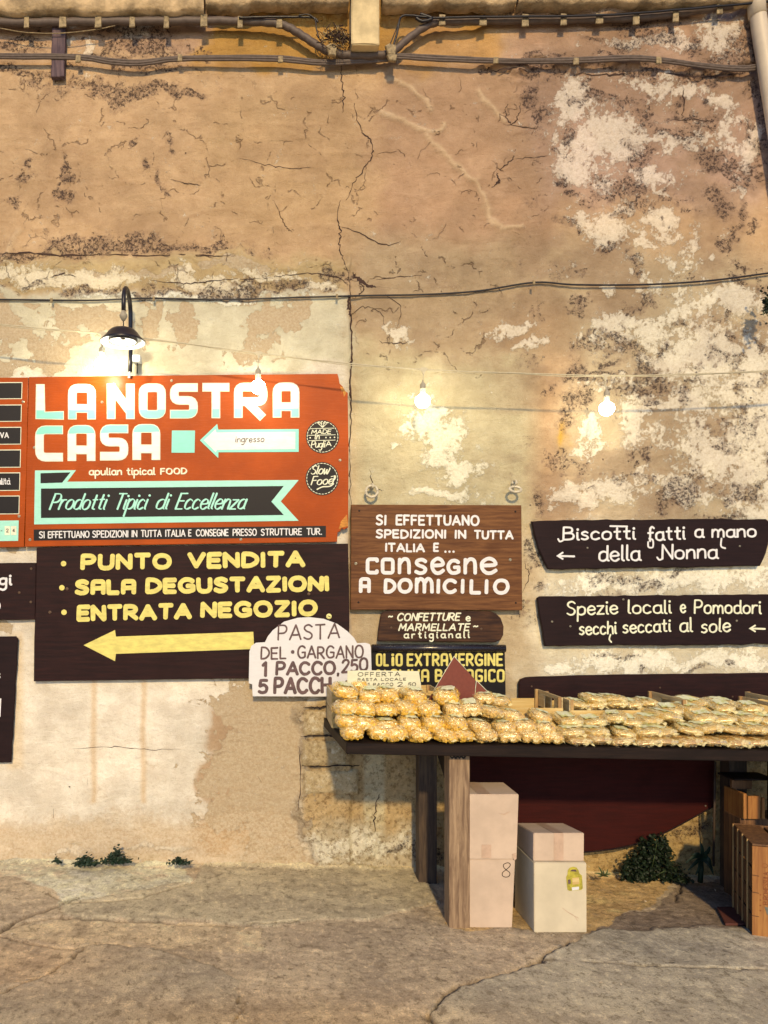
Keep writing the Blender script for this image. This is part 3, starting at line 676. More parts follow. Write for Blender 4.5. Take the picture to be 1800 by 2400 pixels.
class Ink:
    """collects brush strokes (photo px) for one mesh"""
    def __init__(s): s.v = []; s.f = []; s.k = 0; s.g = []
    def brk(s):
        if not s.g or s.g[-1] != len(s.f): s.g.append(len(s.f))
        return s
    def ribbon(s, pts, w, closed=False, caps=True, nib=0.0, ang=60, jit=0.0, seed=0):
        R = random.Random(seed); P = [np.array(p, float) for p in pts]; n = len(P)
        if n < 2: return
        L = []; Rr = []
        for i in range(n):
            if closed: a, b = P[(i-1) % n], P[(i+1) % n]
            else: a, b = P[max(i-1, 0)], P[min(i+1, n-1)]
            d = b-a; d = d/(np.linalg.norm(d)+1e-9); nn = np.array([-d[1], d[0]])
            k = 1.0
            if 0 < i < n-1 or closed:
                d1 = P[i]-P[(i-1) % n]; d2 = P[(i+1) % n]-P[i]
                d1 = d1/(np.linalg.norm(d1)+1e-9); d2 = d2/(np.linalg.norm(d2)+1e-9)
                c = math.sqrt(max(.2, (1+float(d1@d2))/2)); k = min(1/c, 1.6)
            ww = w
            if nib: 
                a_ = math.atan2(-d[1], d[0])-math.radians(ang)
                ww = w*(1-nib+nib*abs(math.cos(a_))**1.3)
            ww *= 1+R.uniform(-jit, jit)
            L.append(P[i]+nn*ww/2*k); Rr.append(P[i]-nn*ww/2*k)
        dp = s.k*.00012; s.k = (s.k+1) % 7
        o = len(s.v)
        for q_, (a, b) in enumerate(zip(L, Rr)): s.v += [(a[0], a[1], dp+q_*3e-6), (b[0], b[1], dp+q_*3e-6)]
        for i in range(n-1 if not closed else n):
            j = (i+1) % n; s.f.append((o+2*i, o+2*i+1, o+2*j+1, o+2*j))
        if caps and not closed:
            for (e, q, l, r) in ((P[0], P[1], L[0], Rr[0]), (P[-1], P[-2], Rr[-1], L[-1])):
                oo = len(s.v); rad = (l-r)/2; d = (e-q)/(np.linalg.norm(e-q)+1e-9)*np.linalg.norm(rad)
                m = 6; ring = [e+rad*math.cos(math.pi*t/m)+d*math.sin(math.pi*t/m)*.8 for t in range(m+1)]
                s.v += [(p[0], p[1], dp) for p in ring]; s.f.append(tuple(range(oo, oo+m+1)))
    def dot(s, x, y, r):
        o = len(s.v); s.v += [(x+r*math.cos(a*math.pi/5), y+r*math.sin(a*math.pi/5), s.k*.00012) for a in range(10)]
        s.f.append(tuple(range(o, o+10))); s.k = (s.k+1) % 7
    def text(s, txt, xl, xr, yl, yr, cap, w, nib=0.0, slant=0.0, gap=.2, jit=.02, caps=True, rc=.16, seed=1, dot=None, widths=1.0):
        R = random.Random(seed); s.brk()
        toks = []; i = 0
        while i < len(txt):
            if txt[i] in '@#' and i+1 < len(txt): toks.append(txt[i:i+2]); i += 2
            else: toks.append(txt[i]); i += 1
        toks = [t if t in FONT else t[-1] for t in toks]
        tot = sum(FONT[t][0]*widths for t in toks)+gap*(len(toks)-1)
        sx = (xr-xl-w)/max(tot, .01) if tot > .1 else cap
        x = 0
        for t in toks:
            gw, st = FONT[t]; dy = R.gauss(0, jit); rot = R.gauss(0, jit*.6); sc = 1+R.gauss(0, jit*.8)
            def mp(u, v):
                v_ = v*sc+dy*.6; u_ = u*widths+v_*(rot)
                X_ = xl+w/2+(x+u_)*sx+slant*v_*cap
                f = (X_-xl)/(xr-xl+1e-6); yb = yl+(yr-yl)*f
                vv = v_*(cap-w)+w/2 if v_ >= -.05 else v_*cap
                return (X_+R.gauss(0, jit*cap*.12), yb-vv+R.gauss(0, jit*cap*.12))
            for q in st:
                kind, rest = q.split(' ', 1)
                P = [tuple(float(a) for a in c.split(',')) for c in rest.split()]
                P = [mp(*p) for p in P]; sd = R.randint(0, 9999)
                if kind == 'l': 
                    for a, b in zip(P[:-1], P[1:]):
                        mid = ((a[0]+b[0])/2+R.gauss(0, jit*cap*.1), (a[1]+b[1])/2+R.gauss(0, jit*cap*.1))
                        s.ribbon([a, mid, b], w, caps=caps, nib=nib, jit=jit*3, seed=sd)
                elif kind == 's': s.ribbon(catmull(P, 5), w, caps=caps, nib=nib, jit=jit*2, seed=sd)
                elif kind == 'c': s.ribbon(catmull(P, 5, True), w, closed=True, nib=nib, jit=jit*2, seed=sd)
                elif kind == 'r': s.ribbon(fillet(P, rc*cap), w, caps=caps, nib=nib)
                elif kind == 'q': s.ribbon(P, w, caps=caps)
                elif kind == 'k': s.ribbon(fillet(P, rc*cap, True), w, closed=True)
                elif kind == 'd': s.dot(P[0][0], P[0][1], (dot or w*.62))
            x += gw*widths+gap
        return s
    def data(s, Y):
        return [V(a, b, Y-d) for a, b, d in s.v], s.f
    def build(s, name, Y, mat, root):
        v, f = s.data(Y); cuts = sorted(set([0]+s.g+[len(f)]))
        for a, b in zip(cuts[:-1], cuts[1:]):
            if a == b: continue
            bm = bmesh.new(); used = {}
            for q in f[a:b]:
                for i in q:
                    if i not in used: used[i] = bm.verts.new(v[i])
                try: bm.faces.new([used[i] for i in q])
                except ValueError: pass
            bm.normal_update()
            for fc in bm.faces:
                if fc.normal.y > 0: fc.normal_flip()
            bmpart(name, bm, mat, root)

# ------------------------------------------------------------------ materials
def paint_mat(name, c, rough=.45, var=.12, spec=.4, brush=.3):
    t = NT(name); v = t.coord((1, 1, 3)); n1 = t.noise(v, 14, 6, .65); n2 = t.noise(t.coord((4, 4, 60)), 6, 3, .6)
    col = t.mix(t.step(n1, .3, .75), k4(c, 1-var), k4(c, 1+var*.5))
    col = t.mix(t.math('MULTIPLY', t.step(n2, .48, .66), brush*.45), col, k4(c, .72))
    return t.fin(col, t.math('MULTIPLY_ADD', n1, .2, rough-.1), t.bump(n2, .15, .001), spec)
M_WHITE = paint_mat('white_lettering', alb(236, 222, 200), .5)
M_CREAM = paint_mat('cream_lettering', alb(240, 228, 180), .5, .15)
M_YELLOW = paint_mat('yellow_lettering', alb(238, 212, 104), .5, .22, brush=1)
M_MINT = paint_mat('mint_paint', alb(140, 216, 178), .35, .08)
M_PALEMINT = paint_mat('pale_mint_paint', alb(172, 226, 186), .35, .08)
M_BLACKP = paint_mat('black_paint', alb(26, 20, 20), .45, .2, .2)
M_INK = paint_mat('brown_marker_ink', alb(108, 78, 70), .6, .45, brush=1.5)
M_INK2 = paint_mat('dark_marker_ink', alb(70, 60, 50), .6, .3)
M_SCREW = simple('screw_metal', alb(190, 170, 130), .35, .2, 60, metallic=.6)
M_SCREWD = simple('rusty_screw', alb(120, 90, 62), .5, .2, 60, metallic=.4)

def orange_board_mat():
    t = NT('glossy_terracotta_paint'); v = t.coord()
    n = t.noise(v, 3.5, 5, .6); n2 = t.noise(t.coord((1, 1, 8)), 12, 5, .6); n3 = t.noise(v, 90, 3, .6)
    c = alb(174, 72, 6)
    col = t.mix(t.step(n, .35, .7), k4(c, .86), k4(c, 1.12)); col = t.mix(t.math('MULTIPLY', t.step(n2, .6, .8), .25), col, k4(c, .6))
    sc = t.noise(t.coord((1, 1, 30)), 9, 7, .75)
    col = t.mix(t.math('MULTIPLY', t.step(sc, .71, .74), .5), col, alb(226, 160, 110))
    return t.fin(col, t.math('MULTIPLY_ADD', n2, .14, .2), t.bump(t.math('ADD', n2, t.math('MULTIPLY', n3, .15)), .12, .003), .12)
M_ORANGE = orange_board_mat()
def dark_board_mat(name, c, dark, rough=.42, sc=.75, chips=.5):
    t = NT(name); v = t.coord((1, 10, 12)); g = t.noise(v, 5, 6, .65, .5); b = t.noise(t.coord(), 5, 5, .6); f = t.noise(t.coord(), 60, 5, .7)
    col = t.mix(t.step(g, .3, .75), dark, c); col = t.mix(t.math('MULTIPLY', t.step(b, .5, .75), .5), col, k4(dark, .9))
    col = t.mix(t.math('MULTIPLY', t.step(f, .70, .74), chips), col, alb(150, 110, 76))
    h = t.math('ADD', g, t.math('MULTIPLY', f, .3))
    return t.fin(col, t.math('MULTIPLY_ADD', b, .3, rough-.02), t.bump(h, .35, .002), .12)
M_DARKBOARD = dark_board_mat('dark_brown_board', alb(52, 26, 22), alb(34, 18, 17))
M_DARKBOARD2 = dark_board_mat('blackish_brown_board', alb(42, 24, 22), alb(32, 18, 18))
M_REDBOARD = dark_board_mat('dark_red_brown_panel', alb(66, 19, 14), alb(52, 15, 12), .55, chips=.15)
M_WALNUT = dark_board_mat('walnut_varnished_board', alb(134, 86, 46), alb(92, 54, 30), .4, chips=0)
M_AGED = dark_board_mat('charred_wood_board', alb(92, 58, 34), alb(48, 30, 24), .4)
M_PAPERB = paint_mat('white_price_board', alb(232, 218, 196), .5, .05)
M_PAPER = paint_mat('yellowed_card', alb(234, 218, 168), .7, .08)
M_TERRA = simple('terracotta_card', alb(122, 52, 34), .55, .12, 60)

def screw(root, x, y, Y, r=4.2, mat=None):
    bm = bmesh.new(); c = V(x, y, Y); R = r*Y/1800
    bmesh.ops.create_cone(bm, cap_ends=True, segments=10, radius1=R, radius2=R*.55, depth=.004, matrix=Matrix.Translation(Vector(c)+Vector((0, -.0015, 0))) @ Matrix.Rotation(math.pi/2, 4, 'X'))
    o = bmpart('screw', bm, mat or M_SCREW, root)
    bm = bmesh.new(); box_bm(bm, Vector(c)+Vector((0, -.0037, 0)), (R*1.0, .0008, R*.22), Matrix.Rotation(RND.uniform(0, 3), 3, 'Y'))
    s_ = bmpart('screw_slot', bm, M_DARKGAP, o)
    return o

# ------------------------------------------------------------------ large terracotta shop sign
YO = 4.432
r = empty('shop_sign', V(440, 1080, YO), 'large terracotta shop sign lettered LA NOSTRA CASA with mint ribbon and white arrow', 'sign')
slab('board', [(67.4, 883.6), (440, 879), (791, 876), (794, 886), (796, 899), (803, 905), (806, 915), (815, 920), (817, 1050), (816, 1236), (806, 1241), (801, 1238), (796, 1246), (791.5, 1247), (790, 1270), (57.7, 1281.5), (62, 1100)], YO, .014, M_ORANGE, r, .002)
YL = YO-.0016
OUT = Ink(); FILL = Ink(); SPL = []
def block(ch, x0, x1, yt, yb, w):
    """square built letter, outer limits in px"""
    OUT.brk(); SPL.append(len(FILL.f))
    a, b, t_, d = x0+w/2, x1-w/2, yt+w/2, yb-w/2; m = (t_+d)/2
    for ink, ww, e in ((OUT, w+3.4, 1.7), (FILL, w, 0)):
        def rb(p, f=0, cl=False): ink.ribbon(fillet(p, f, cl) if f else p, ww, closed=cl, caps=False)
        T_, D_ = yt-e, yb+e; 
        if ch == 'L': rb([(a, T_), (a, d), (x1+e, d)])
        elif ch == 'A': rb([(a, D_), (a, t_), (b, t_), (b, D_)], 13); rb([(a, yb-(yb-yt)*.30-w*.02), (b, yb-(yb-yt)*.30)])
        elif ch == 'N': rb([(a, D_), (a, T_)]); rb([(b, D_), (b, T_)]); rb([(a-w*.1, T_+4), (b+w*.1, D_-14)])
        elif ch == 'O': rb([(a, t_), (b, t_), (b, d), (a, d)], 13, True)
        elif ch == 'S': rb([(x1+e, t_), (a, t_), (a, m-1), (b, m-1), (b, d), (x0-e, d)], 13)
        elif ch == 'T': rb([(x0-e, t_), (x1+e, t_)]); rb([((a+b)/2, t_), ((a+b)/2, D_)])
        elif ch == 'R': rb([(a, D_), (a, t_), (b, t_), (b, m+3), (a+w*.4, m+3)], 13); rb([(a+w*1.2, m+4), (b, D_)])
        elif ch == 'C': rb([(x1+e, t_), (a, t_), (a, d), (x1+e, d)], 15)
for ch, a, b in [('L', 86, 148), ('A', 161, 223), ('N', 252, 314), ('O', 327, 387), ('S', 400, 462), ('T', 476, 536), ('R', 550, 625), ('A', 641, 700)]:
    f = (a-86)/614; block(ch, a, b, 902-4.5*f, 982-5.5*f, 17)
for ch, a, b in [('C', 84, 146), ('A', 160, 222), ('S', 236, 299), ('A', 312, 374)]:
    f = (a-84)/290; block(ch, a, b, 999-4.5*f, 1080-4.5*f, 17)
OUT.build('letter_outline', YL+.0006, M_CREAM, r)
def split_build(ink, nm_top, nm_bot, mtop, mbot, p0, p1, sel):
    v, f = ink.data(YL)
    for keep, mat, nm in ((0, mtop, nm_top), (1, mbot, nm_bot)):
        bm = bmesh.new(); vs = [bm.verts.new(p) for p in v]
        for q in f[sel[0]:sel[1]]:
            try: bm.faces.new([vs[i] for i in q])
            except ValueError: pass
        bmesh.ops.delete(bm, geom=[w_ for w_ in bm.verts if not w_.link_faces], context='VERTS')
        a, b = Vector(V(*p0, YL)), Vector(V(*p1, YL)); d = (b-a).normalized(); nrm = Vector((-d.z, 0, d.x))
        bmesh.ops.bisect_plane(bm, geom=bm.verts[:]+bm.edges[:]+bm.faces[:], plane_co=a, plane_no=nrm, clear_outer=bool(keep), clear_inner=not keep)
        for fc in bm.faces:
            fc.normal_update()
            if fc.normal.y > 0: fc.normal_flip()
        bmpart(nm, bm, mat, r)
SPL.append(len(FILL.f))
for i in range(8): split_build(FILL, 'letter', 'letter_foot', M_WHITE, M_MINT, (86, 961.5), (700, 957), (SPL[i], SPL[i+1]))
for i in range(8, 12): split_build(FILL, 'letter_head', 'letter', M_MINT, M_WHITE, (84, 1018.5), (374, 1012), (SPL[i], SPL[i+1]))
flat('mint_square', [(403, 1009), (457, 1009), (456, 1061), (402, 1061)], YL, M_MINT, r)
flat('arrow', [(468.5, 1032), (509, 993.6), (511.5, 1007), (700, 1005.6), (700, 1059), (512, 1060), (511.5, 1073.5)], YL, M_MINT, r)
flat('arrow_face', [(478, 1032), (505, 1006), (507, 1014), (692, 1012), (692, 1052.5), (508, 1054), (506, 1060)], YL-.0008, M_WHITE, r)
Ink().text('ingresso', 551, 619, 1037, 1036, 15, 1.6, gap=.2, slant=.1).build('lettering', YL-.0018, M_INK2, r)
k = Ink(); k.text('apulian tipical', 208, 364, 1114.5, 1113.5, 19, 3.2, gap=.18, jit=.006); k.text('FOOD', 375, 439, 1113.5, 1112, 17, 4.2, nib=.5, gap=.24, jit=.006); k.build('lettering', YL, M_CREAM, r)
flat('ribbon', [(82, 1102.6), (178, 1102), (157.5, 1129), (700, 1125), (658, 1175), (700, 1220.5), (80, 1229)], YL, M_PALEMINT, r)
flat('ribbon_face', [(95, 1109), (165, 1107), (145.6, 1131), (95, 1132.6)], YL-.0008, M_BLACKP, r)
flat('ribbon_face', [(96, 1145), (665, 1139), (636, 1175.6), (665, 1207), (96, 1214)], YL-.0008, M_BLACKP, r)
k = Ink()
for s_, a, b in (('Prodotti', 114, 246), ('Tipici', 264, 342), ('di', 362, 392), ('Eccellenza', 409, 573)):
    f = (a-114)/463; k.text(s_, a, b, 1196-1.5*f, 1196-1.5*f, 41, 4.6, nib=.55, slant=.34, gap=.13, jit=.012, seed=4)
k.build('lettering', YL-.0018, M_PALEMINT, r)
flat('lettering_band', [(79, 1241), (764, 1232.4), (764, 1259), (79, 1267)], YL, M_BLACKP, r)
k = Ink()
for s_, a, b in (('SI', 91, 105), ('EFFETTUANO', 112, 210), ('SPEDIZIONI', 216, 301), ('IN', 308, 322), ('TUTTA', 330, 379), ('ITALIA', 387, 435), ('E', 441, 449), ('CONSEGNE', 459, 536), ('PRESSO', 545, 602), ('STRUTTURE', 611, 708), ('TUR.', 718, 755)):
    f = (a-91)/664; k.text(s_, a, b, 1262-8*f, 1262-8*(b-91)/664, 17, 2.5, gap=.2, jit=.012, seed=int(a))
k.build('lettering', YL-.001, M_WHITE, r)
for cx, cy in ((756, 1023.6), (755, 1122)):
    flat('round_badge', [(cx+39*math.cos(a*math.pi/16), cy+39*math.sin(a*math.pi/16)) for a in range(32)], YL, M_BLACKP, r)
    k = Ink()
    for a in range(30):
        a0 = a*math.pi/15; k.ribbon([(cx+36*math.cos(a0+t), cy+36*math.sin(a0+t)) for t in (0, .06, .12)], 1.5)
    if cy < 1100:
        for y, e in ((1004, 30), (1019.5, 33), (1032, 33)): k.ribbon([(cx-e, y+.8), (cx+e-3, y-.6)], 1.3)
        k.text('MADE', 729, 776, 1018, 1017, 11, 1.9, slant=.15, gap=.16, nib=.3); k.text('in', 737, 749, 1030.5, 1030, 15, 2, slant=.1)
        k.text('Pugli', 728, 762, 1050, 1049, 17, 2.2, slant=.15, gap=.12, nib=.3); k.text('A', 763, 777, 1047, 1046, 13, 2)
        for q in ((727, 1026), (764, 1025.5), (774, 1025.5), (784, 1025)): k.dot(q[0], q[1], 1.7)
        for q in (-12, -4, 4, 12): k.ribbon(catmull([(756, 1002), (756+q*.7, 994), (756+q, 990), (756+q*.3, 992)], 4), 1.5)
    else:
        k.text('Slow', 727, 772, 1113, 1111, 22, 2.8, slant=.25, gap=.12, nib=.35); k.text('Food', 728, 781, 1138, 1136, 22, 2.8, slant=.25, gap=.14, nib=.35)
        k.ribbon(catmull([(776, 1117), (786, 1116), (784, 1124), (772, 1130)], 5), 1.8); k.ribbon(catmull([(743, 1147), (756, 1141), (772, 1140), (782, 1134)], 5), 2.8)
    k.build('badge_print', YL-.001, M_CREAM, r)
for x, y in ((402, 892), (239, 942.6), (80.4, 1049), (70, 1265), (797, 1078.5), (564.4, 1264)): screw(r, x, y, YO, 3.8)
# torn veneer at the corners
for q in ([(797, 905), (801, 918), (799, 926), (803, 915), (806, 930), (812, 921), (804, 908)], [(799, 1222), (806, 1214), (813, 1206), (816, 1233), (801, 1237), (794, 1240)]):
    slab('splintered_edge', q, YO-.0012, .002, simple('bare_plywood', alb(206, 130, 44), .7, .4, 40, stretch=(1, 1, 6)), r, 0)

# left neighbour, cut by the picture edge
r = empty('menu_sign', V(-60, 1080, YO), 'terracotta menu sign with dark bordered panels, cut by the left edge beside the shop sign', 'sign')
slab('board', [(-190, 886), (66, 884.5), (62, 1100), (56, 1282), (-190, 1286)], YO, .014, M_ORANGE, r, .002)
for i, (a, b, xr_) in enumerate([(897, 935, 52.5), (949.6, 988, 51), (1002, 1041.6, 50), (1055, 1095.7, 49), (1108.7, 1150, 47.5), (1163, 1205, 46)]):
    flat('panel_border', [(-172, a), (xr_, a-1.5), (xr_-1, b), (-172, b+2)], YL, M_CREAM, r)
    flat('panel', [(-170, a+1.7), (xr_-1.7, a+.4), (xr_-2.6, b-1.7), (-170, b)], YL-.0006, M_BLACKP, r)
flat('opening_panel', [(-172, 1222), (43.8, 1219.8), (42.5, 1267.6), (-172, 1270)], YL, M_PALEMINT, r)
for a in (11, 26): flat('number_tile', [(a, 1233), (a+12.5, 1233), (a+12.5, 1254), (a, 1254)], YL-.0008, M_CREAM, r)
k = Ink(); k.text('2', 14, 20, 1248, 1248, 9, 1.4); k.text('4', 29, 35, 1248, 1248, 9, 1.4); k.ribbon([(2, 1244), (5, 1244)], 1.3); k.build('lettering', YL-.0018, M_INK2, r)
k = Ink(); k.text('IVA', -3, 21, 1027, 1027, 14, 2.2); k.text('alita', -6, 24, 1136.5, 1135.5, 16, 2.2, gap=.14); k.text("'", 20, 22, 1137, 1137, 16, 1.6); k.build('lettering', YL-.0014, M_WHITE, r)
for x, y in ((54, 941.5), (44.5, 1210)): screw(r, x, y, YO, 3.8)

# ------------------------------------------------------------------ dark board with the yellow arrow
YP = 4.440
r = empty('direction_sign', V(440, 1440, YP), 'dark brown board with yellow letters PUNTO VENDITA and a yellow arrow pointing left', 'sign')
slab('board', [(85.5, 1283), (816, 1274), (819, 1420), (818, 1587), (583, 1590), (79, 1597), (80, 1500), (84, 1400)], YP, .014, M_DARKBOARD, r, .002)
YL = YP-.0016; k = Ink()
k.text('PUNTO', 188, 403, 1338, 1335, 40, 11, gap=.26, jit=.02); k.text('VENDITA', 438, 716, 1334, 1330, 40, 11, gap=.24, jit=.02)
k.text('S#AL#A', 174, 319, 1396, 1394, 38, 11, gap=.26, jit=.015); k.text('DEGUSTAZIONI', 340, 773, 1393, 1387, 39, 11, gap=.24, jit=.02)
k.text('ENTRATA', 179, 450, 1458, 1452, 40, 11, gap=.24, jit=.02); k.text('NEGOZIO', 469, 744, 1450, 1445, 40, 11, gap=.26, jit=.02)
for x, y in ((149, 1321), (145, 1377.5), (150, 1435)): k.brk(); k.dot(x, y, 6.6)
k.build('lettering', YL, M_YELLOW, r)
flat('arrow', [(196, 1512), (269.6, 1476.5), (271.6, 1492), (593.6, 1480.7), (596, 1521), (271.6, 1532.5), (269.6, 1549.6)], YL, M_YELLOW, r)
for x, y in ((157, 1380), (117, 1435), (724, 1392)): screw(r, x, y, YP, 4, M_SCREWD)
screw(r, 771, 1444.5, YP, 7, simple('brass_screw_cap', alb(240, 220, 130), .3, .1, 40))
for q in ([(400, 1489), (404, 1486), (420, 1487)], [(300, 1283), (420, 1284)], [(380, 1570), (420, 1571), (450, 1567)]):
    pass

YQ = 4.444
r = empty('product_board', V(-40, 1385, YQ), 'dark brown board ending in the letters gi, cut by the left picture edge', 'sign')
slab('board', [(-190, 1321), (84, 1319), (84, 1380), (82, 1452), (40, 1453), (-190, 1456)], YQ, .012, M_DARKBOARD, r, .002, .6, 20)
k = Ink(); k.text('gi', -3, 28, 1373, 1372, 28, 5.2, gap=.24); k.text('o', -14, 1.5, 1431, 1430, 28, 5); k.build('lettering', YQ-.0016, M_WHITE, r)
for x, y in ((45, 1389), (73, 1333), (72, 1411)): screw(r, x, y, YQ, 3.4, M_SCREWD)
r = empty('notice_board', V(-40, 1640, YQ), 'tall dark board with a white patch at the left picture edge, below the other boards', 'sign')
slab('board', [(-160, 1494), (36, 1491.5), (41, 1497), (34, 1640), (25, 1787), (-160, 1790)], YQ, .016, M_DARKBOARD2, r, .003, .8, 20)
flat('white_patch', [(-60, 1640), (3, 1637), (1, 1680), (-60, 1682)], YQ-.0016, M_WHITE, r)
k = Ink(); k.text('s', -14, 1.5, 1592, 1592, 22, 4); k.build('lettering', YQ-.0016, M_WHITE, r)

# ------------------------------------------------------------------ walnut board: consegne a domicilio
YR = 4.452
r = empty('delivery_sign', V(1023, 1306, YR), 'varnished walnut board lettered SI EFFETTUANO SPEDIZIONI, below the two iron rings', 'sign')
slab('board', [(822.7, 1182.4), (1222.3, 1184), (1224.3, 1430.8), (821.6, 1429)], YR, .02, M_WALNUT, r, .003)
YL = YR-.0016; k = Ink()
k.text('SI', 880, 906, 1232, 1232, 26, 5, gap=.26); k.text('EFFETTUANO', 927, 1124, 1232, 1233, 26, 5, gap=.24)
k.text('SPEDIZIONI', 880, 1046, 1262.5, 1263, 22.5, 4.8, gap=.24); k.text('IN', 1065, 1093, 1263.5, 1263.5, 22, 4.8, gap=.26); k.text('TUTTA', 1110, 1204, 1264, 1265, 22, 4.8, gap=.22)
k.text('ITALIA', 902, 996, 1294, 1295, 22, 4.8, gap=.22); k.text('E', 1015, 1029, 1294, 1294, 22, 4.8)
for x in (1044, 1053.5, 1063): k.dot(x, 1293, 2.8)
k.build('lettering', YL, M_WHITE, r); k = Ink()
x = 857
k.text('#C#O', 857, 925, 1346.5, 1347, 40, 8.6, gap=.28, jit=.01); k.text('n', 932, 963, 1348, 1348, 62, 8.6); k.text('S', 970, 1002, 1348, 1348, 40, 8.6); k.text('e', 1008, 1042, 1348, 1348, 62, 8.6)
k.text('G', 1046, 1080, 1348, 1348, 38, 8.6); k.text('n', 1086, 1118, 1348.5, 1348.5, 62, 8.6); k.text('e', 1124, 1165, 1348, 1348, 62, 8.6)
k.text('#A', 841, 869, 1391, 1391, 38, 8.6, jit=.01); k.text('D', 899, 929, 1392, 1392, 36, 8.6); k.text('O', 931, 967, 1392, 1392, 37, 8.6); k.text('m', 972, 1017, 1393, 1393, 60, 8.6)
k.text('I', 1022, 1032, 1393, 1393, 37, 8.6); k.text('C', 1037, 1072, 1393, 1393, 37, 8.6); k.text('I', 1079, 1089, 1393, 1393, 37, 8.6); k.text('L', 1100, 1128, 1394, 1394, 37, 8.6); k.text('I', 1135, 1145, 1394, 1394, 37, 8.6); k.text('O', 1155, 1194, 1394.5, 1394.5, 38, 8.6)
k.build('lettering', YL, M_WHITE, r)
for x, y in ((842, 1197), (1208, 1199), (840, 1412), (1209, 1413)): screw(r, x, y, YR, 2.6, M_DARKGAP)
for x, y in ((834, 1321), (1196, 1312)): screw(r, x, y, YR, 4, M_SCREW)

YS = 4.45
r = empty('jam_sign', V(1033, 1470, YS), 'charred brown wooden plaque lettered CONFETTURE e MARMELLATE artigianali, rounded at its right end', 'sign')
slab('board', [(893, 1440), (899, 1433.5), (910, 1431.5), (1149, 1432.5), (1163, 1438), (1174, 1449), (1180.7, 1468), (1180, 1488), (1174, 1500), (1160, 1505.5), (885, 1503), (888, 1470)], YS, .02, M_AGED, r, .004, .4, 24)
k = Ink(); k.text('~', 909, 921, 1455, 1455, 18, 3.2); k.text('CONFETTURE', 929, 1078, 1456.5, 1455.5, 20, 3.6, slant=.18, gap=.2, jit=.02); k.text('e', 1091, 1103, 1457, 1457, 19, 3.2)
k.text('MARMELLATE', 933, 1100, 1479.5, 1479, 18.5, 3.4, slant=.18, gap=.22, jit=.02); k.text('~', 1108, 1121, 1478, 1478, 18, 3.2)
k.text('artigianali', 946, 1101, 1497, 1496, 18, 3.2, gap=.42, jit=.02); k.build('lettering', YS-.0016, M_CREAM, r)
for x, y in ((917, 1471), (1128, 1474)): screw(r, x, y, YS, 2.8, M_SCREWD)
r = empty('oil_sign', V(1028, 1570, YS), 'black sign with yellow stencil letters OLIO EXTRAVERGINE under the jam plaque, glossy rolled top', 'sign')
M_GLBLK = simple('glossy_black_sheet', alb(40, 32, 32), .25, .15, 20, spec=.6)
slab('board', [(871, 1512), (1183, 1513), (1185.5, 1629), (871, 1629)], YS, .02, M_BLACKP, r, .002)
tube('rolled_top', [V(871.5, 1519, YS-.004), V(1184, 1520, YS-.004)], .0225, M_GLBLK, r, 14)
k = Ink()
k.text('#OL', 881, 912, 1562, 1562, 31, 5.2, gap=.34, jit=0, rc=.3); k.text('I', 917, 924, 1562, 1562, 23, 6.6, jit=0); k.dot(920.5, 1535, 3.6); k.text('#O', 927, 944, 1562, 1562, 31, 5.4, jit=0, rc=.3)
k.text('EXTR#AVERGINE', 953, 1179.5, 1562, 1561.5, 31, 5.4, gap=.28, jit=.004)
k.text('DI', 882, 905, 1599, 1599, 30, 5.2, gap=.5, jit=0); k.text('#OLIV#A', 914, 1006, 1599, 1599, 31, 5.4, gap=.28, jit=.004, rc=.3); k.text('BI#OL#O#GI#C#O', 1019, 1183, 1599, 1599, 31, 5.4, gap=.3, jit=.004, rc=.3)
k.build('lettering', YS-.0016, M_YELLOW, r)

YB = 4.462
r = empty('biscuit_sign', V(1520, 1272, YB), 'upper dark boat-shaped plank lettered Biscotti fatti a mano della Nonna', 'sign')
slab('board', [(1246, 1221.6), (1340, 1219), (1520, 1218), (1640, 1216), (1796, 1216.5), (1804, 1224), (1808, 1238), (1796, 1296), (1782, 1326), (1500, 1331), (1285, 1334.4), (1262, 1285)], YB, .022, M_DARKBOARD2, r, .004, 1.4, 16)
k = Ink(); sl = dict(gap=.17, nib=.25, jit=.02)
k.text('Biscotti', 1318, 1490, 1268, 1266, 34, 5.2, **sl); k.text('fatti', 1516, 1607, 1270, 1266, 36, 5.2, **sl); k.text('a', 1627, 1650, 1262, 1262, 34, 5.2, **sl); k.text('mano', 1667, 1774, 1262, 1260, 34, 5.2, **sl)
k.ribbon(catmull([(1308, 1263), (1312, 1269), (1319, 1267)], 5), 4); k.ribbon(catmull([(1691, 1262), (1690, 1280), (1700, 1285)], 5), 4)
k.ribbon(catmull([(1519, 1270), (1520, 1282), (1530, 1282), (1530, 1266), (1521, 1262)], 5), 3.8)
k.text('della', 1402, 1502, 1318, 1315, 40, 5.2, **sl); k.text('Nonna', 1550, 1683, 1313, 1310, 38, 5.2, **sl); k.ribbon(catmull([(1540, 1306), (1545, 1312), (1552, 1310)], 5), 4); k.ribbon([(1430, 1233), (1470, 1234)], 4.2)
k.brk(); k.ribbon([(1308, 1303), (1346, 1304)], 4.6); k.ribbon([(1319, 1295), (1307, 1303), (1319, 1310)], 4.2); k.build('lettering', YB-.0016, M_WHITE, r)
for x, y in ((1377, 1284), (1734, 1280)): screw(r, x, y, YB, 2.6)
r = empty('spice_sign', V(1540, 1455, YB), 'lower dark boat-shaped plank lettered Spezie locali e Pomodori secchi seccati al sole', 'sign')
slab('board', [(1259.7, 1402), (1266, 1397.5), (1400, 1397), (1640, 1394), (1900, 1392), (1900, 1509), (1640, 1512), (1400, 1513), (1277.8, 1514.6), (1266, 1450)], YB, .022, M_DARKBOARD2, r, .004, 1.4, 16)
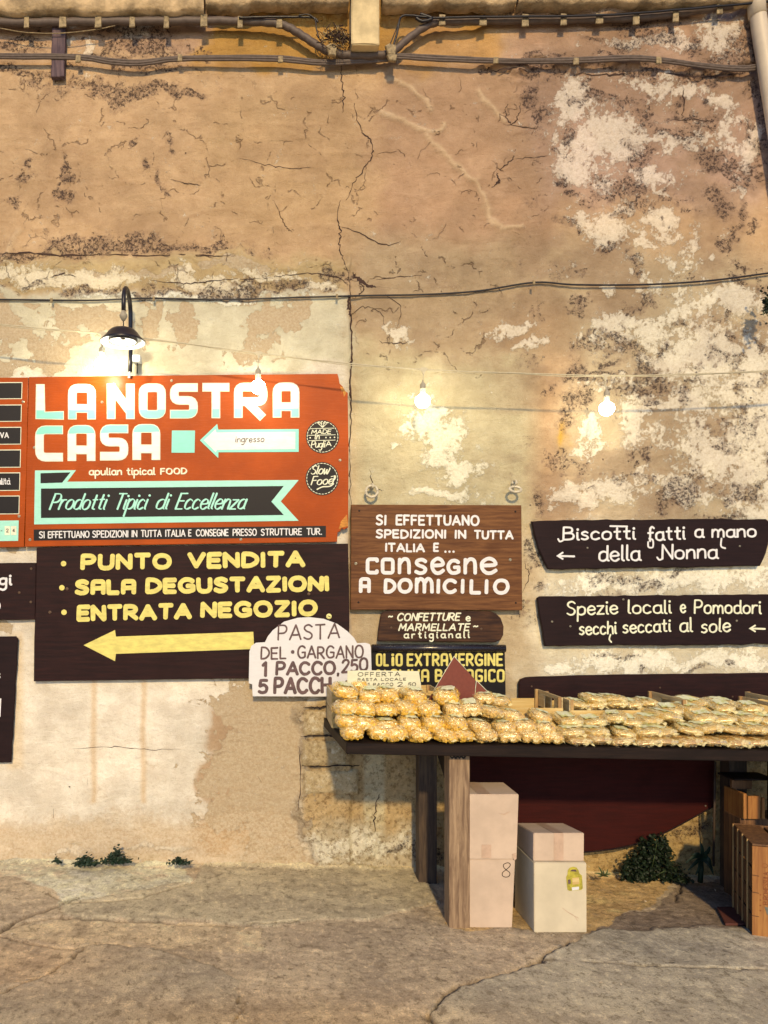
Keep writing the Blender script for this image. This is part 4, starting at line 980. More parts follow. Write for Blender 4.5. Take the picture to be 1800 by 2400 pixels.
k = Ink(); k.text('Spezie', 1327, 1449, 1444, 1440, 35, 4.6, **sl); k.text('locali', 1470, 1574, 1440, 1439, 35, 4.6, **sl); k.text('e', 1593, 1608, 1438, 1438, 33, 4.6, **sl); k.text('Pomodori', 1626, 1785, 1440, 1440, 35, 4.6, **sl)
k.text('secchi', 1356, 1446, 1490, 1487, 33, 4.6, **sl); k.text('seccati', 1458, 1573, 1486, 1482, 33, 4.6, **sl); k.text('al', 1592, 1624, 1484, 1482, 37, 4.6, **sl); k.text('sole', 1642, 1713, 1486, 1481, 35, 4.6, **sl)
k.brk(); k.ribbon([(1760, 1473), (1793, 1474)], 4.2); k.ribbon([(1770, 1466), (1758, 1473), (1770, 1480)], 4); k.ribbon(catmull([(1431, 1487), (1428, 1498), (1433, 1505)], 4), 3.6)
k.build('lettering', YB-.0016, M_CREAM, r)
for x, y in ((1294, 1457), (1337, 1468), (1727, 1455), (1461, 1405)): screw(r, x, y, YB, 2.8)
r = empty('long_plank', V(1560, 1650, YB), 'long plain red-brown plank on the wall behind the crates, rounded at its left end', 'board')
slab('board', [(1216.5, 1602), (1220.7, 1592.5), (1234, 1587.5), (1360, 1583), (1500, 1581), (1800, 1577.5), (2100, 1575), (2100, 1716), (1216, 1714)], YB, .022, M_DARKBOARD, r, .004, .5, 30)
for x, y in ((1246, 1609), (1717, 1633), (1547, 1612)): screw(r, x, y, YB, 2.4, M_SCREWD)
# dark red hull-shaped panel under the stall
YH = 4.385
r = empty('hull_panel', V(1380, 1850, YH), 'dark red hull-shaped panel leaning against the wall under the stall, curved lower edge', 'panel')
pts = [(1088, 1725), (1088, 1940), (1110, 1975), (1200, 1992), (1300, 1998), (1372, 1996), (1430, 1990), (1480, 1980), (1530, 1963), (1570, 1945), (1620, 1918), (1674, 1888), (1676, 1725)]
slab('panel', pts, YH, .016, M_REDBOARD, r, .002)
e_ = [V(x, y+1, YH-.003) for x, y in pts[1:-1]]
tube('edge_strip', catmull(e_, 3), .004, M_DARKBOARD2, r, 6)
for x, y in ((1654, 1889),): screw(r, x, y, YH, 2.2)
# ------------------------------------------------------------------ stall
M_TABLE = wood('dark_stained_table_wood', alb(46, 32, 24), alb(28, 20, 16), .6, 'X', 5, .2, .12)
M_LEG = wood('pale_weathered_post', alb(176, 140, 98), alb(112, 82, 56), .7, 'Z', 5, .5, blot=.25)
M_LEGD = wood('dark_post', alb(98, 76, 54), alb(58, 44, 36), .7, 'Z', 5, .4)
tz = lambda x: .889-.018*(x-.388)      # the top slopes with the street
stall = empty('market_stall', (1.4, 4.0, .0), 'long dark wooden market table loaded with pasta bags on thick square posts', 'table')
XE = 3.1; YF, YBk = 3.636, 4.375; TH = .052
def skewx(y): return .388-(y-YF)/(YBk-YF)*.05
bm = bmesh.new()
vs = [bm.verts.new(p) for p in [(skewx(YF), YF, tz(.388)), (XE, YF, tz(XE)), (XE, YBk, tz(XE)), (skewx(YBk), YBk, tz(.34))]]
f = bm.faces.new(vs); r_ = bmesh.ops.extrude_face_region(bm, geom=[f])
bmesh.ops.translate(bm, verts=[e for e in r_['geom'] if isinstance(e, bmesh.types.BMVert)], vec=(0, 0, -TH))
bmesh.ops.recalc_face_normals(bm, faces=bm.faces); bmesh.ops.bevel(bm, geom=bm.edges[:], offset=.003, segments=1, affect='EDGES')
bmpart('table_top', bm, M_TABLE, stall)
def post(cx, cy, w, d, mat, name='leg', dz=0):
    z1 = tz(cx)-TH-.001; z0 = gz0(cx)-.004+dz
    return box(name, cx-w/2, cx+w/2, cy-d/2, cy+d/2, z0, z1, mat, stall, .003)
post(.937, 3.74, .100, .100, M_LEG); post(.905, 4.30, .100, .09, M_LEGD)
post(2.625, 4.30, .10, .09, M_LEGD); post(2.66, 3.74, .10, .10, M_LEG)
box('rail', .985, 2.57, 4.28, 4.31, .74, tz(1.5)-TH-.002, M_TABLE, stall)
# corner brace between the left posts
v, f_ = tube_data([(.93, 4.25, .80), (.93, 3.80, .55)], .03, 4); 
bm = bmesh.new(); q = [bm.verts.new(p) for p in [(.915, 3.80, .835), (.915, 4.245, .835), (.915, 3.80, .60)]]
fa = bm.faces.new(q); r_ = bmesh.ops.extrude_face_region(bm, geom=[fa]); bmesh.ops.translate(bm, verts=[e for e in r_['geom'] if isinstance(e, bmesh.types.BMVert)], vec=(.03, 0, 0))
bmesh.ops.recalc_face_normals(bm, faces=bm.faces); bmpart('brace', bm, M_TABLE, stall)
k = Ink(); 
for a, b, w in ((1056, 1064, 3), (1065, 1072, 4), (1074, 1080, 3), (1082, 1091, 4)): k.ribbon(catmull([(a, 1773), ((a+b)/2, 1777), (b, 1772)], 3), w)
k.build('scuff_mark', 3.6885, M_BLACKP, stall)
# thin upright rod beside the right back post
tube('rod', [V(1676, 1785, 4.33), V(1672, 2030, 4.33)], .006, M_LEGD, stall, 6)

# ------------------------------------------------------------------ fruit crates
M_CRATE = wood('pale_poplar_slat', alb(232, 196, 122), alb(204, 160, 84), .6, 'X', 4, .15, blot=.2)
M_CRATEY = wood('pale_poplar_end', alb(228, 196, 134), alb(196, 158, 98), .6, 'Y', 4, .15, blot=.3)
M_CRATEZ = wood('poplar_corner_post', alb(214, 170, 100), alb(150, 104, 58), .6, 'Z', 4, .2, blot=.3)
M_STAPLE = simple('staple_rust', alb(90, 60, 44), .5, .2, 60, metallic=.5)
def crate(label, x0, x1, y0, y1, zb, hs, hp, slats=1, handle=True, zslope=True):
    r = empty('fruit_crate', ((x0+x1)/2, (y0+y1)/2, zb), label, 'crate', 'open wooden crates on the stall')
    t = .006
    box('crate_base', x0+.008, x1-.008, y0+.008, y1-.008, zb, zb+.006, M_CRATE, r, .001)
    gap = .01; sh = (hs-gap*(slats-1))/slats
    for s in range(slats):
        z0 = zb+.007+s*(sh+gap)
        for y in (y0, y1-t): box('slat', x0+.001, x1-.001, y, y+t, z0, z0+sh, M_CRATE, r, .001, .0008)
    for x in (x0+t+.001, x1-t-.017):
        for y in (y0+t+.0015, y1-t-.0175): box('corner_post', x, x+.016, y, y+.016, zb+.007, zb+hp, M_CRATEZ, r, .001)
    for s, x in enumerate((x0, x1-t)):
        box('end_board', x, x+t, y0+t+.002, y1-t-.002, zb+.007, zb+hp*.44, M_CRATEY, r, .001)
        if handle:
            yl = y1-y0-2*t; zz = (zb+hp*.50, zb+hp-.001)
            box('end_board', x, x+t, y0+t+.002, y0+t+yl*.30, zz[0], zz[1]-.022, M_CRATEY, r, .001)
            box('end_board', x, x+t, y1-t-yl*.30, y1-t-.002, zz[0], zz[1]-.022, M_CRATEY, r, .001)
            box('handle', x, x+t, y0+t+.002, y1-t-.002, zz[1]-.021, zz[1], M_CRATEY, r, .001)
        else:
            box('end_board', x, x+t, y0+t+.002, y1-t-.002, zb+hp*.50, zb+hp-.001, M_CRATEY, r, .001)
    st = []
    for x in (x0+.012, x1-.012):
        for s in range(slats*2):
            z = zb+.02+s*(hs-.02)/(slats*2); bm_ = bmesh.new(); box_bm(bm_, (x, y0-.0006, z), (.003, .0012, .014), Matrix.Rotation(RND.uniform(-.5, .5), 3, 'Y')); 
            bmpart('staple', bm_, M_STAPLE, r)
    return r
tzz = lambda x: tz(x)+.001
crate('crate at the left end of the stall, its two slats and corner post bare', .352, .94, 4.03, 4.36, tzz(.64), .185, .195, 2, False)
crate('half hidden crate behind the orecchiette bags, second from the left, one raised handle end', .965, 1.545, 3.97, 4.34, tzz(1.25), .125, .185)
crate('crate in the middle of the stall holding two stacked pale green labelled bags', 1.575, 2.185, 3.96, 4.34, tzz(1.9), .125, .185)
crate('low crate heaped with flat pasta bags right of the middle crate', 2.21, 2.70, 4.0, 4.35, tzz(2.45), .118, .165)
crate('pale crate at the right picture edge with a raised corner post', 2.715, 3.2, 3.97, 4.35, tzz(2.95), .15, .20)

# ------------------------------------------------------------------ pasta bags
def film_mat():
    t = NT('crinkled_clear_film'); t.t.nodes.remove(t.b)
    v = t.coord((1, 1, 1)); w = t.noise(t.coord((1, .4, 1)), 34, 4, .6, 1.5); w2 = t.noise(v, 14, 3, .6, 2)
    g = t.n('BsdfGlossy'); g.inputs['Roughness'].default_value = .17; g.inputs['Color'].default_value = (1, .97, .9, 1)
    tr = t.n('BsdfTransparent'); df = t.n('BsdfDiffuse'); df.inputs['Color'].default_value = (.84, .76, .40, 1)
    nb = t.bump(t.math('ADD', w, t.math('MULTIPLY', w2, .9)), .5, .006)
    t.l(nb, g.inputs['Normal']); t.l(nb, df.inputs['Normal'])
    tc = t.n('TexCoord'); sx = t.n('SeparateXYZ'); t.l(tc.outputs['Normal'], sx.inputs[0]); top = t.step(sx.outputs[2], .35, .9)  # upward faces get more pale diffuse: top sheen painted into the film
    lw = t.n('LayerWeight'); lw.inputs['Blend'].default_value = .25; t.l(nb, lw.inputs['Normal'])
    m1 = t.n('MixShader'); m2 = t.n('MixShader')
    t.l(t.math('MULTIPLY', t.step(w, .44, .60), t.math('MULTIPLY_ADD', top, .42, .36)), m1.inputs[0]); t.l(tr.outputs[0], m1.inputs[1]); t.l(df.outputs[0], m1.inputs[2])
    t.l(t.math('MULTIPLY_ADD', lw.outputs['Fresnel'], .35, .08), m2.inputs[0]); t.l(m1.outputs[0], m2.inputs[1]); t.l(g.outputs[0], m2.inputs[2])
    t.l(m2.outputs[0], t.out.inputs[0]); return t.m
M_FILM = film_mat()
M_PASTA = simple('semolina_pasta', alb(248, 186, 62), .6, .22, 90, .3, .001)
M_PASTA2 = simple('wholewheat_pasta', alb(236, 182, 88), .6, .22, 90, .3, .001)
M_NOODLE = simple('noodle_nests', alb(246, 196, 98), .6, .25, 60, .5, .003, stretch=(1, 5, 1))
M_NOODLEB = simple('brown_noodles', alb(226, 172, 92), .6, .25, 60, .5, .003, stretch=(1, 5, 1))
def label_mat():
    t = NT('pale_green_bag_label'); v = t.coord(); n = t.noise(t.coord((1, .25, 1)), 60, 4, .6); n2 = t.noise(v, 20, 3, .6)
    col = t.mix(t.step(n, .5, .62), alb(250, 240, 180), alb(222, 214, 120)); col = t.mix(t.step(n2, .55, .7), col, alb(255, 248, 214))  # label print, paled to add a whitish highlight haze on bag tops
    return t.fin(col, .3, t.bump(n2, .5, .003), .4)
M_LABEL = label_mat()
def pil(u, v, L, Wd, Hh, p=2.6, flat_=.5):
    """pillow: u along length -1..1, v around 0..2pi; base sits at z=0"""
    e = max(1e-4, 1-abs(u)**3.2)**.42
    c, s = math.cos(v), math.sin(v)
    x = math.copysign(abs(c)**.72, c)*Wd/2*(.35+.65*e); z = math.copysign(abs(s)**.8, s)*Hh/2*e
    return Vector((x, u*L/2, z+Hh/2))
def pillow(L, Wd, Hh, nu, nv, amp, sc, seed, skirt=False):
    vs = []; fs = []; R = random.Random(seed); o = (R.uniform(0, 50), R.uniform(0, 50))
    for i in range(nu+1):
        u = -1+2*i/nu; u = math.copysign(abs(u)**.75, u)
        for j in range(nv):
            v = 2*math.pi*j/nv; p = pil(u*.995, v, L, Wd, Hh)
            n = float(fbm(np.array([p.x*sc+o[0]+p.z*sc]), np.array([p.y*sc+o[1]]), 3, seed)[0])-.5
            d = Vector((p.x, p.y*.5, p.z-Hh/2)); 
            if d.length > 1e-5: p += d.normalized()*n*amp
            if p.z < .002 : p.z = .002*(.5+abs(n))
            vs.append(tuple(p))
    for i in range(nu):
        for j in range(nv):
            k_ = (j+1) % nv; fs.append((i*nv+j, i*nv+k_, (i+1)*nv+k_, (i+1)*nv+j))
    fs.append(tuple(range(nv-1, -1, -1))); fs.append(tuple(range(nu*nv, nu*nv+nv)))
    return vs, fs
def mk_mesh(name, v, f, mat, smooth=True):
    me = bpy.data.meshes.new(name); me.from_pydata([tuple(a) for a in v], [], f); me.materials.append(mat)
    if smooth: me.polygons.foreach_set('use_smooth', [True]*len(me.polygons))
    me.update(); return me
def bag_kind(seed, L, Wd, Hh, pasta_mat, kind):
    R = random.Random(seed)
    core = pillow(L*.93, Wd*.88, Hh*.84, 8, 12, .004, 60, seed)
    core = ([(a, b, c+.003) for a, b, c in core[0]], core[1]); pcs = [core]
    if kind == 'o':    # little ears
        for i in range(140):
            u = R.uniform(-.98, .98); v = R.uniform(0, 2*math.pi)
            if i % 3 == 0: u = math.copysign(R.uniform(.86, .99), u)
            p = pil(u, v, L*.93, Wd*.90, Hh*.88); c = Vector((0, p.y*.55, Hh/2)); n = (p-c).normalized(); n = (n+Vector((R.uniform(-.6, .6), R.uniform(-.6, .6), R.uniform(-.6, .6)))).normalized()
            q = n.to_track_quat('Z', 'Y').to_matrix(); rr = R.uniform(.0085, .0118); m = 7
            vv = [p+n*.004+q @ Vector((0, 0, -.001))]
            vv += [p+q @ Vector((rr*.6*math.cos(2*math.pi*a/m), rr*.6*math.sin(2*math.pi*a/m), .0045)) for a in range(m)]
            vv += [p+q @ Vector((rr*math.cos(2*math.pi*a/m), rr*math.sin(2*math.pi*a/m), -.001)) for a in range(m)]
            ff = [(0, 1+a, 1+(a+1) % m) for a in range(m)]+[(1+a, 1+m+a, 1+m+(a+1) % m, 1+(a+1) % m) for a in range(m)]
            vv = [Vector((w_.x, w_.y, max(w_.z, .003))) for w_ in vv]
            pcs.append((vv, ff))
    else:              # ribbons of pasta lying along the bag
        for i in range(46):
            v = R.uniform(0, 2*math.pi); u0 = R.uniform(-.95, .1); u1 = u0+R.uniform(.5, 1.0); dv = R.uniform(-.7, .7); pts = []
            for k_ in range(7):
                u = min(.985, u0+(u1-u0)*k_/6); p = pil(u, v+dv*k_/6+R.uniform(-.06, .06), L*.93, Wd*.93, Hh*.92); pts.append((p.x, p.y, max(p.z, .004)))
            pcs.append(tube_data(pts, R.uniform(.0028, .0045), 4))
    pv, pf = merge(pcs)
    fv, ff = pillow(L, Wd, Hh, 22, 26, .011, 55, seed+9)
    # flat heat-sealed ends
    for s in (-1, 1):
        o = len(fv); n = 8
        for k_ in range(n+1):
            x = (k_/n-.5)*Wd*.72; z = Hh*.42+.004*math.sin(k_*2.1+seed)
            fv.append((x, s*L*.487, z)); fv.append((x*1.06, s*(L*.487+.016), z+.006*math.sin(k_*1.7+seed*2)-.006))
        for k_ in range(n): ff.append((o+2*k_, o+2*k_+1, o+2*k_+3, o+2*k_+2))
    lv = []; lf = []; nx_, ny_ = 6, 8; ox = R.uniform(-.01, .01)
    for j in range(ny_+1):
        for i in range(nx_+1):
            a = math.pi/2+(i/nx_-.5)*.95; u = -.5+1.0*j/ny_; p = pil(u, a, L, Wd, Hh); 
            lv.append((p.x*.9+ox, p.y, p.z+.0018+.0016*math.sin(i*1.9+j*1.3+seed)))
    for j in range(ny_):
        for i in range(nx_): a = j*(nx_+1)+i; lf.append((a, a+1, a+nx_+2, a+nx_+1))
    nm = 'pasta' if kind == 'o' else 'noodles'
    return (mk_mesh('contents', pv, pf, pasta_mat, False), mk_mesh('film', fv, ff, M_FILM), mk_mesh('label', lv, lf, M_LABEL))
KO = [bag_kind(11+i, .165, .112, .066, M_PASTA, 'o') for i in range(4)]
KB = [bag_kind(31+i, .165, .112, .062, M_PASTA2, 'o') for i in range(3)]
KF = [bag_kind(51+i, .20, .120, .044, M_NOODLE, 'f') for i in range(3)]
KG = [bag_kind(71+i, .20, .118, .042, M_NOODLEB, 'f') for i in range(3)]
def bag(kind, px, py, Yf, rz=0, tilt=0, roll=0, sc=1, label='', lab=True, w=None):
    """px,py: middle of the bag's front end in the photograph; Yf its distance"""
    ks = {'o': KO, 'b': KB, 'f': KF, 'g': KG}[kind]; L, Hh = (.165, .064) if kind in 'ob' else (.20, .043)
    m = ks[RND.randrange(len(ks))]
    X_, Z_ = W(px+RND.uniform(-3, 3), py+RND.uniform(-2, 2), Yf); sc *= 1.06 if kind == 'o' else 1.02; z = Z_-Hh/2*sc
    rz = math.radians(rz+RND.uniform(-13, 13)); d = L/2*.9*sc
    y = Yf+d; x = X_-math.sin(rz)*d
    z += math.sin(math.radians(tilt))*d
    z = max(z, tz(x)+.0015)
    r = empty('pasta_bag', (x, y, z), label, 'bag', None)
    r.rotation_euler = (math.radians(tilt+RND.uniform(-3, 3)), math.radians(roll+RND.uniform(-9, 9)), rz); r.scale = (sc*RND.uniform(.9, 1.12), sc*RND.uniform(.92, 1.05), sc*RND.uniform(.88, 1.12))
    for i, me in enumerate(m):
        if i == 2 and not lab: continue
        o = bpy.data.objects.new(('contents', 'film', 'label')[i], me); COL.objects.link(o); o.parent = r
        if i == 0: o['kind'] = 'stuff'
    return r
ORD = ['first', 'second', 'third', 'fourth', 'fifth', 'sixth', 'seventh', 'eighth', 'ninth', 'tenth', 'eleventh', 'twelfth', 'thirteenth', 'fourteenth', 'fifteenth']
def row(kind, pts, Yf, desc, **kw):
    out = []
    for i, p in enumerate(pts):
        e = dict(kw); e.update(p[2] if len(p) > 2 else {})
        lb = f'{ORD[i]} from left {desc}'
        r = bag(kind, p[0], p[1], Yf+RND.uniform(-.006, .006), label=lb, **e); r['group'] = desc; out.append(r)
    return out
row('o', [(831, 1729), (886, 1730), (938, 1730), (994, 1731), (1046, 1732), (1097, 1733)], 3.665, 'of the yellow orecchiette bags lying along the table edge', lab=False)
row('b', [(1149, 1733), (1200, 1735), (1248, 1736), (1300, 1737)], 3.665, 'of the brownish orecchiette bags lying along the table edge', lab=False)
row('g', [(1367, 1741), (1418, 1742), (1463, 1741), (1526, 1742), (1577, 1742), (1631, 1742), (1686, 1743), (1737, 1743), (1786, 1744), (1838, 1744)], 3.66, 'of the flat noodle bags lying along the table edge', lab=False)
row('o', [(815, 1694, {'rz': 8}), (858, 1703), (911, 1704), (964, 1701), (1018, 1703), (1072, 1701)], 3.70, 'of the second tier of yellow bags, counted up from the table edge')
row('b', [(1132, 1706), (1188, 1709), (1238, 1710), (1284, 1713)], 3.70, 'of the second tier of brownish bags, right of the yellow ones')
row('f', [(1352, 1722), (1412, 1722), (1466, 1723, {'rz': -8}), (1524, 1724, {'rz': -14}), (1570, 1717), (1622, 1715), (1678, 1712), (1729, 1712), (1782, 1714), (1835, 1714)], 3.70, 'of the second tier of flat noodle bags')
row('o', [(822, 1662, {'rz': 6}), (853, 1664), (906, 1667), (958, 1662), (1013, 1667)], 3.76, 'of the third tier of yellow bags, counted up from the table edge', lab=False)
row('b', [(1062, 1668), (1108, 1668, {'tilt': 12}), (1166, 1672, {'rz': 14}), (1205, 1683, {'rz': 10}), (1270, 1679, {'rz': -12, 'roll': 8})], 3.78, 'of the third tier of brownish bags')
row('f', [(1346, 1697), (1401, 1698), (1443, 1688, {'rz': -12}), (1487, 1695, {'rz': -16}), (1541, 1694), (1585, 1684, {'rz': 8}), (1655, 1686), (1706, 1692), (1766, 1690), (1812, 1694)], 3.80, 'of the third tier of flat noodle bags', tilt=4)
row('o', [(815, 1625, {'rz': 10}), (866, 1633, {'sc': 1.02}), (918, 1635), (979, 1637, {'sc': 1.05}), (1044, 1640, {'rz': -6, 'sc': 1.05})], 3.84, 'of the topmost tier of yellow bags', tilt=5)
row('b', [(1138, 1637, {'rz': 10}), (1184, 1643, {'rz': 18})], 3.92, 'of the bag pair beside the brown card')
row('f', [(1577, 1672, {'rz': -10}), (1640, 1668), (1703, 1666), (1770, 1668)], 3.90, 'of the topmost heap of flat noodle bags in the right crates', tilt=5)
row('f', [(1650, 1652, {'rz': 12}), (1712, 1654, {'rz': -6}), (1745, 1676)], 4.02, 'of the bags at the back of the topmost heap', tilt=3)
row('o', [(845, 1609), (958, 1622)], 4.0, 'of the bags lying behind the topmost yellow tier')
row('f', [(1401, 1641), (1452, 1642)], 4.06, 'of the two neat bags standing highest in the middle crate', sc=1.0)
row('f', [(1358, 1655), (1401, 1655), (1452, 1656), (1492, 1655), (1530, 1655)], 4.05, 'of the bags filling the middle crate')
row('o', [(840, 1690), (900, 1690), (960, 1690), (1020, 1690), (1075, 1690)], 3.87, 'of the hidden bags inside the yellow heap', lab=False)
row('b', [(1130, 1695), (1190, 1700), (1250, 1702), (1310, 1706)], 3.86, 'of the hidden bags inside the brownish heap', lab=False)
row('f', [(1380, 1708), (1440, 1708), (1500, 1708), (1560, 1705), (1620, 1700), (1680, 1700), (1740, 1700)], 3.88, 'of the hidden bags inside the noodle heap', lab=False)
row('o', [(860, 1655), (930, 1655), (1000, 1655)], 4.0, 'of the bags deep in the left crate', lab=False)

# ------------------------------------------------------------------ price boards
YW = 4.40
r = empty('price_board', V(725, 1540, YW), 'white arched price board lettered PASTA DEL GARGANO in brown marker', 'sign')
slab('board', [(592, 1632), (591, 1604), (583, 1601.6), (584.4, 1527), (589, 1514), (600, 1506.5), (621, 1505.3), (628, 1491), (639.6, 1477), (666, 1457), (698, 1448), (724.5, 1446.4), (759, 1450.4), (790.7, 1462.3), (814.6, 1479.6), (830.5, 1495.5), (837, 1507.4), (857, 1506.6), (867, 1510), (869.5, 1518), (871, 1570), (871, 1633)], YW, .006, M_PAPERB, r, .001)
YL = YW-.0016; k = Ink(); kw = dict(gap=.2, jit=.035)
k.text('PASTA', 650, 797, 1503, 1497, 38, 4, **kw); k.text('DEL', 610, 672, 1547, 1545, 31, 4.4, **kw); k.brk(); k.dot(686, 1528, 4.5); k.text('GARGANO', 696, 853, 1545, 1544, 32, 4.4, **kw)
k.text('1', 612, 627, 1588, 1588, 38, 7, **kw); k.text('PACCO', 645, 788, 1585, 1583, 35, 7, **kw); k.text('.', 789, 794, 1583, 1583, 30, 5); k.text('250', 799, 864, 1580, 1573, 34, 5.5, **kw)
k.text('5', 603, 629, 1628, 1628, 36, 7.5, **kw); k.text('PACCH', 640, 778, 1629, 1627, 42, 8, **kw); k.text('I', 788, 794, 1626, 1626, 30, 6); k.brk(); k.dot(792, 1583, 3); k.text('10', 803, 842, 1626, 1626, 32, 6)
k.build('lettering', YL, M_INK, r)
box('fixing_batten', W(700, 0, YW)[0], W(716, 0, YW)[0], YW+.0065, 4.46, W(0, 1560, YW)[1], W(0, 1548, YW)[1], M_LEGD, r)
YC = 4.015
r = empty('offer_card', V(900, 1600, YC), 'yellowed handwritten card reading OFFERTA PASTA LOCALE standing in the pasta bags', 'sign')
slab('card', [(814.6, 1572), (860, 1571), (981.7, 1573), (986, 1600), (992, 1655), (812, 1655)], YC, .0015, M_PAPER, r, 0)
k = Ink(); kw = dict(gap=.3, jit=.05)
k.text('OFFERTA', 838, 938, 1586, 1585, 10, 1.5, **kw); k.text('PASTA', 838, 884, 1597, 1596, 7.5, 1.3, **kw); k.text('LOCALE', 893, 952, 1596, 1595, 7, 1.3, **kw)
k.text('1', 862, 866, 1609, 1609, 9, 1.4, **kw); k.text('PACCO', 874, 922, 1609, 1608, 8, 1.4, **kw); k.text('2', 931, 944, 1610, 1609, 11, 1.5); k.text('50', 956, 975, 1609, 1608, 9, 1.5)
k.build('lettering', YC-.0012, M_INK2, r)
YT = 3.975
def leanslab(name, label, outline, Y, mat, edge):
    r = empty(name, V(outline[0][0], outline[0][1], Y), label, 'card'); slab('card', outline, Y, .003, mat, r, 0)
    for a, b in edge: tube('pale_edge', [V(*a, Y-.001), V(*b, Y-.001)], .0016, M_CREAM, r, 5)
    return r
leanslab('brown_card', 'big dark red-brown triangular card poking up before the black oil sign', [(1064.5, 1538), (1114.5, 1594), (1112, 1650), (1005, 1640), (1014, 1622)], YT, M_TERRA, [((1064, 1539), (1015, 1621)), ((1064, 1538), (1093, 1570))])
leanslab('brown_card', 'small red-brown card corner right of the big triangular one', [(1117, 1595), (1155, 1634), (1150, 1650), (1113, 1650)], YT+.004, M_TERRA, [((1116.5, 1595), (1112, 1636)), ((1117, 1595), (1150, 1628))])
r = empty('slat_pile', V(1050, 1625, 4.0), 'short splintered slat ends lying on the bags beside the triangular card', 'wood')
for q in ([(1003, 1619), (1022, 1621), (1024, 1627), (1004, 1626)], [(1025, 1612), (1037, 1614), (1072, 1632), (1066, 1637), (1027, 1620)]): slab('slat', q, 3.962, .012, M_CRATE, r, .001)

# ------------------------------------------------------------------ cartons under the stall
M_CARTON = simple('pale_cardboard', alb(212, 178, 140), .8, .13, 6, .15, .001, 120)
M_CARTON2 = simple('cream_cardboard', alb(218, 194, 150), .8, .11, 6, .15, .001, 120)
M_TAPE = simple('brown_packing_tape', alb(206, 166, 128), .35, .1, 30)
def carton(label, x0, x1, y0, y1, z0, z1, mat, taper=0, tape=None, sag=0, tapetop=True):
    r = empty('cardboard_box', ((x0+x1)/2, (y0+y1)/2, z0), label, 'box')
    bm = bmesh.new(); nz = 6
    box_bm(bm, ((x0+x1)/2, (y0+y1)/2, (z0+z1)/2), (x1-x0, y1-y0, z1-z0), None, 0)
    for v in bm.verts:
        t_ = (v.co.z-z0)/(z1-z0)
        if v.co.x > (x0+x1)/2: v.co.x -= taper*(1-t_)
        if v.co.y > (y0+y1)/2 and t_ > .5: v.co.z -= sag
        v.co += Vector((RND.uniform(-.0015, .0015), RND.uniform(-.001, .001), RND.uniform(-.001, .001)))
    bmesh.ops.bevel(bm, geom=bm.edges[:], offset=.003, segments=2, affect='EDGES')
    bmpart('carton', bm, mat, r)
    xm = (x0+x1)/2
    if tape:
        a, b, za, zb_ = tape; bm = bmesh.new(); box_bm(bm, ((a+b)/2, y0-.0009, (za+zb_)/2), (b-a, .0012, zb_-za)); bmpart('tape', bm, M_TAPE, r)
        if tapetop:
            bm = bmesh.new(); vs_ = [bm.verts.new(p) for p in [(a, y0+.004, z1+.0008), (b, y0+.004, z1+.0008), (b, y1-.004, z1+.0008-sag), (a, y1-.004, z1+.0008-sag)]]; bm.faces.new(vs_); bmpart('tape', bm, M_TAPE, r)
            bm = bmesh.new(); q = [bm.verts.new(p) for p in [(x0+.004, (y0+y1)/2-.001, z1+.0016-sag/2), (x1-.004, (y0+y1)/2-.001, z1+.0016-sag/2), (x1-.004, (y0+y1)/2+.001, z1+.0016-sag/2), (x0+.004, (y0+y1)/2+.001, z1+.0016-sag/2)]]
    return r
g1 = gz0(1.1)
b1 = carton('lower tall pale carton beside the front post, marked 8', .955, 1.207, 3.70, 3.93, g1+.002, .318, M_CARTON, .014)
k = Ink(); k.text('8', 1176, 1198, 2057, 2056, 35, 1.6, jit=0); k.build('lettering', 3.6985, M_BLACKP, b1)
b2 = carton('upper tall pale carton stacked beside the front post, tape on its front', .955, 1.222, 3.695, 3.93, .320, .632, M_CARTON, .008, (1.045, 1.09, .325, .39), .0)
bm = bmesh.new(); v_ = [bm.verts.new(p) for p in [(1.03, 3.70, .634), (1.075, 3.70, .634), (1.075, 3.925, .634), (1.03, 3.925, .634)]]; bm.faces.new(v_); bmpart('tape', bm, M_TAPE, b2)
slab('torn_flap', [(1201, 2002), (1209, 2000), (1211, 2012), (1206, 2017), (1202, 2009)], 3.692, .002, M_TAPE, b2, 0)
g2 = gz0(1.4)
b3 = carton('lower cream carton with a yellow oil sticker, right of the tall stack', 1.285, 1.535, 3.66, 3.94, g2+.002, .315, M_CARTON2)
slab('sticker', [(1330, 2085), (1327, 2056), (1330, 2050), (1331, 2040), (1335, 2034), (1343, 2031.5), (1351, 2033), (1356, 2040), (1358, 2047), (1364, 2052), (1366, 2082), (1362, 2086), (1334, 2088)], 3.6582, .0012, simple('yellow_olive_sticker', alb(190, 168, 56), .4, .35, 60), b3, 0)
slab('sticker_print', [(1336, 2042), (1341, 2038), (1349, 2038), (1352, 2043)], 3.6574, .0006, M_INK, b3, 0)
slab('sticker_print', [(1340, 2080), (1357, 2078), (1357, 2085), (1341, 2087)], 3.6574, .0006, M_WHITE, b3, 0)
slab('sticker_print', [(1331, 2062), (1337, 2061), (1338, 2071), (1332, 2072)], 3.6574, .0006, M_INK, b3, 0)
slab('sticker_print', [(1341, 2058), (1357, 2056), (1358, 2072), (1342, 2074)], 3.6574, .0006, M_CRATE, b3, 0)
k = Ink(); k.ribbon(catmull([(1318, 2128), (1334, 2140), (1356, 2152)], 4), 1.1); k.ribbon(catmull([(1332, 2138), (1345, 2146), (1354, 2158)], 4), .8); k.build('scratch', 3.6585, M_TAPE, b3)
b4 = carton('small upper carton with an open slot and tape, on the cream carton', 1.287, 1.528, 3.675, 3.93, .317, .452, M_CARTON, 0, (1.385, 1.43, .32, .452), .028)
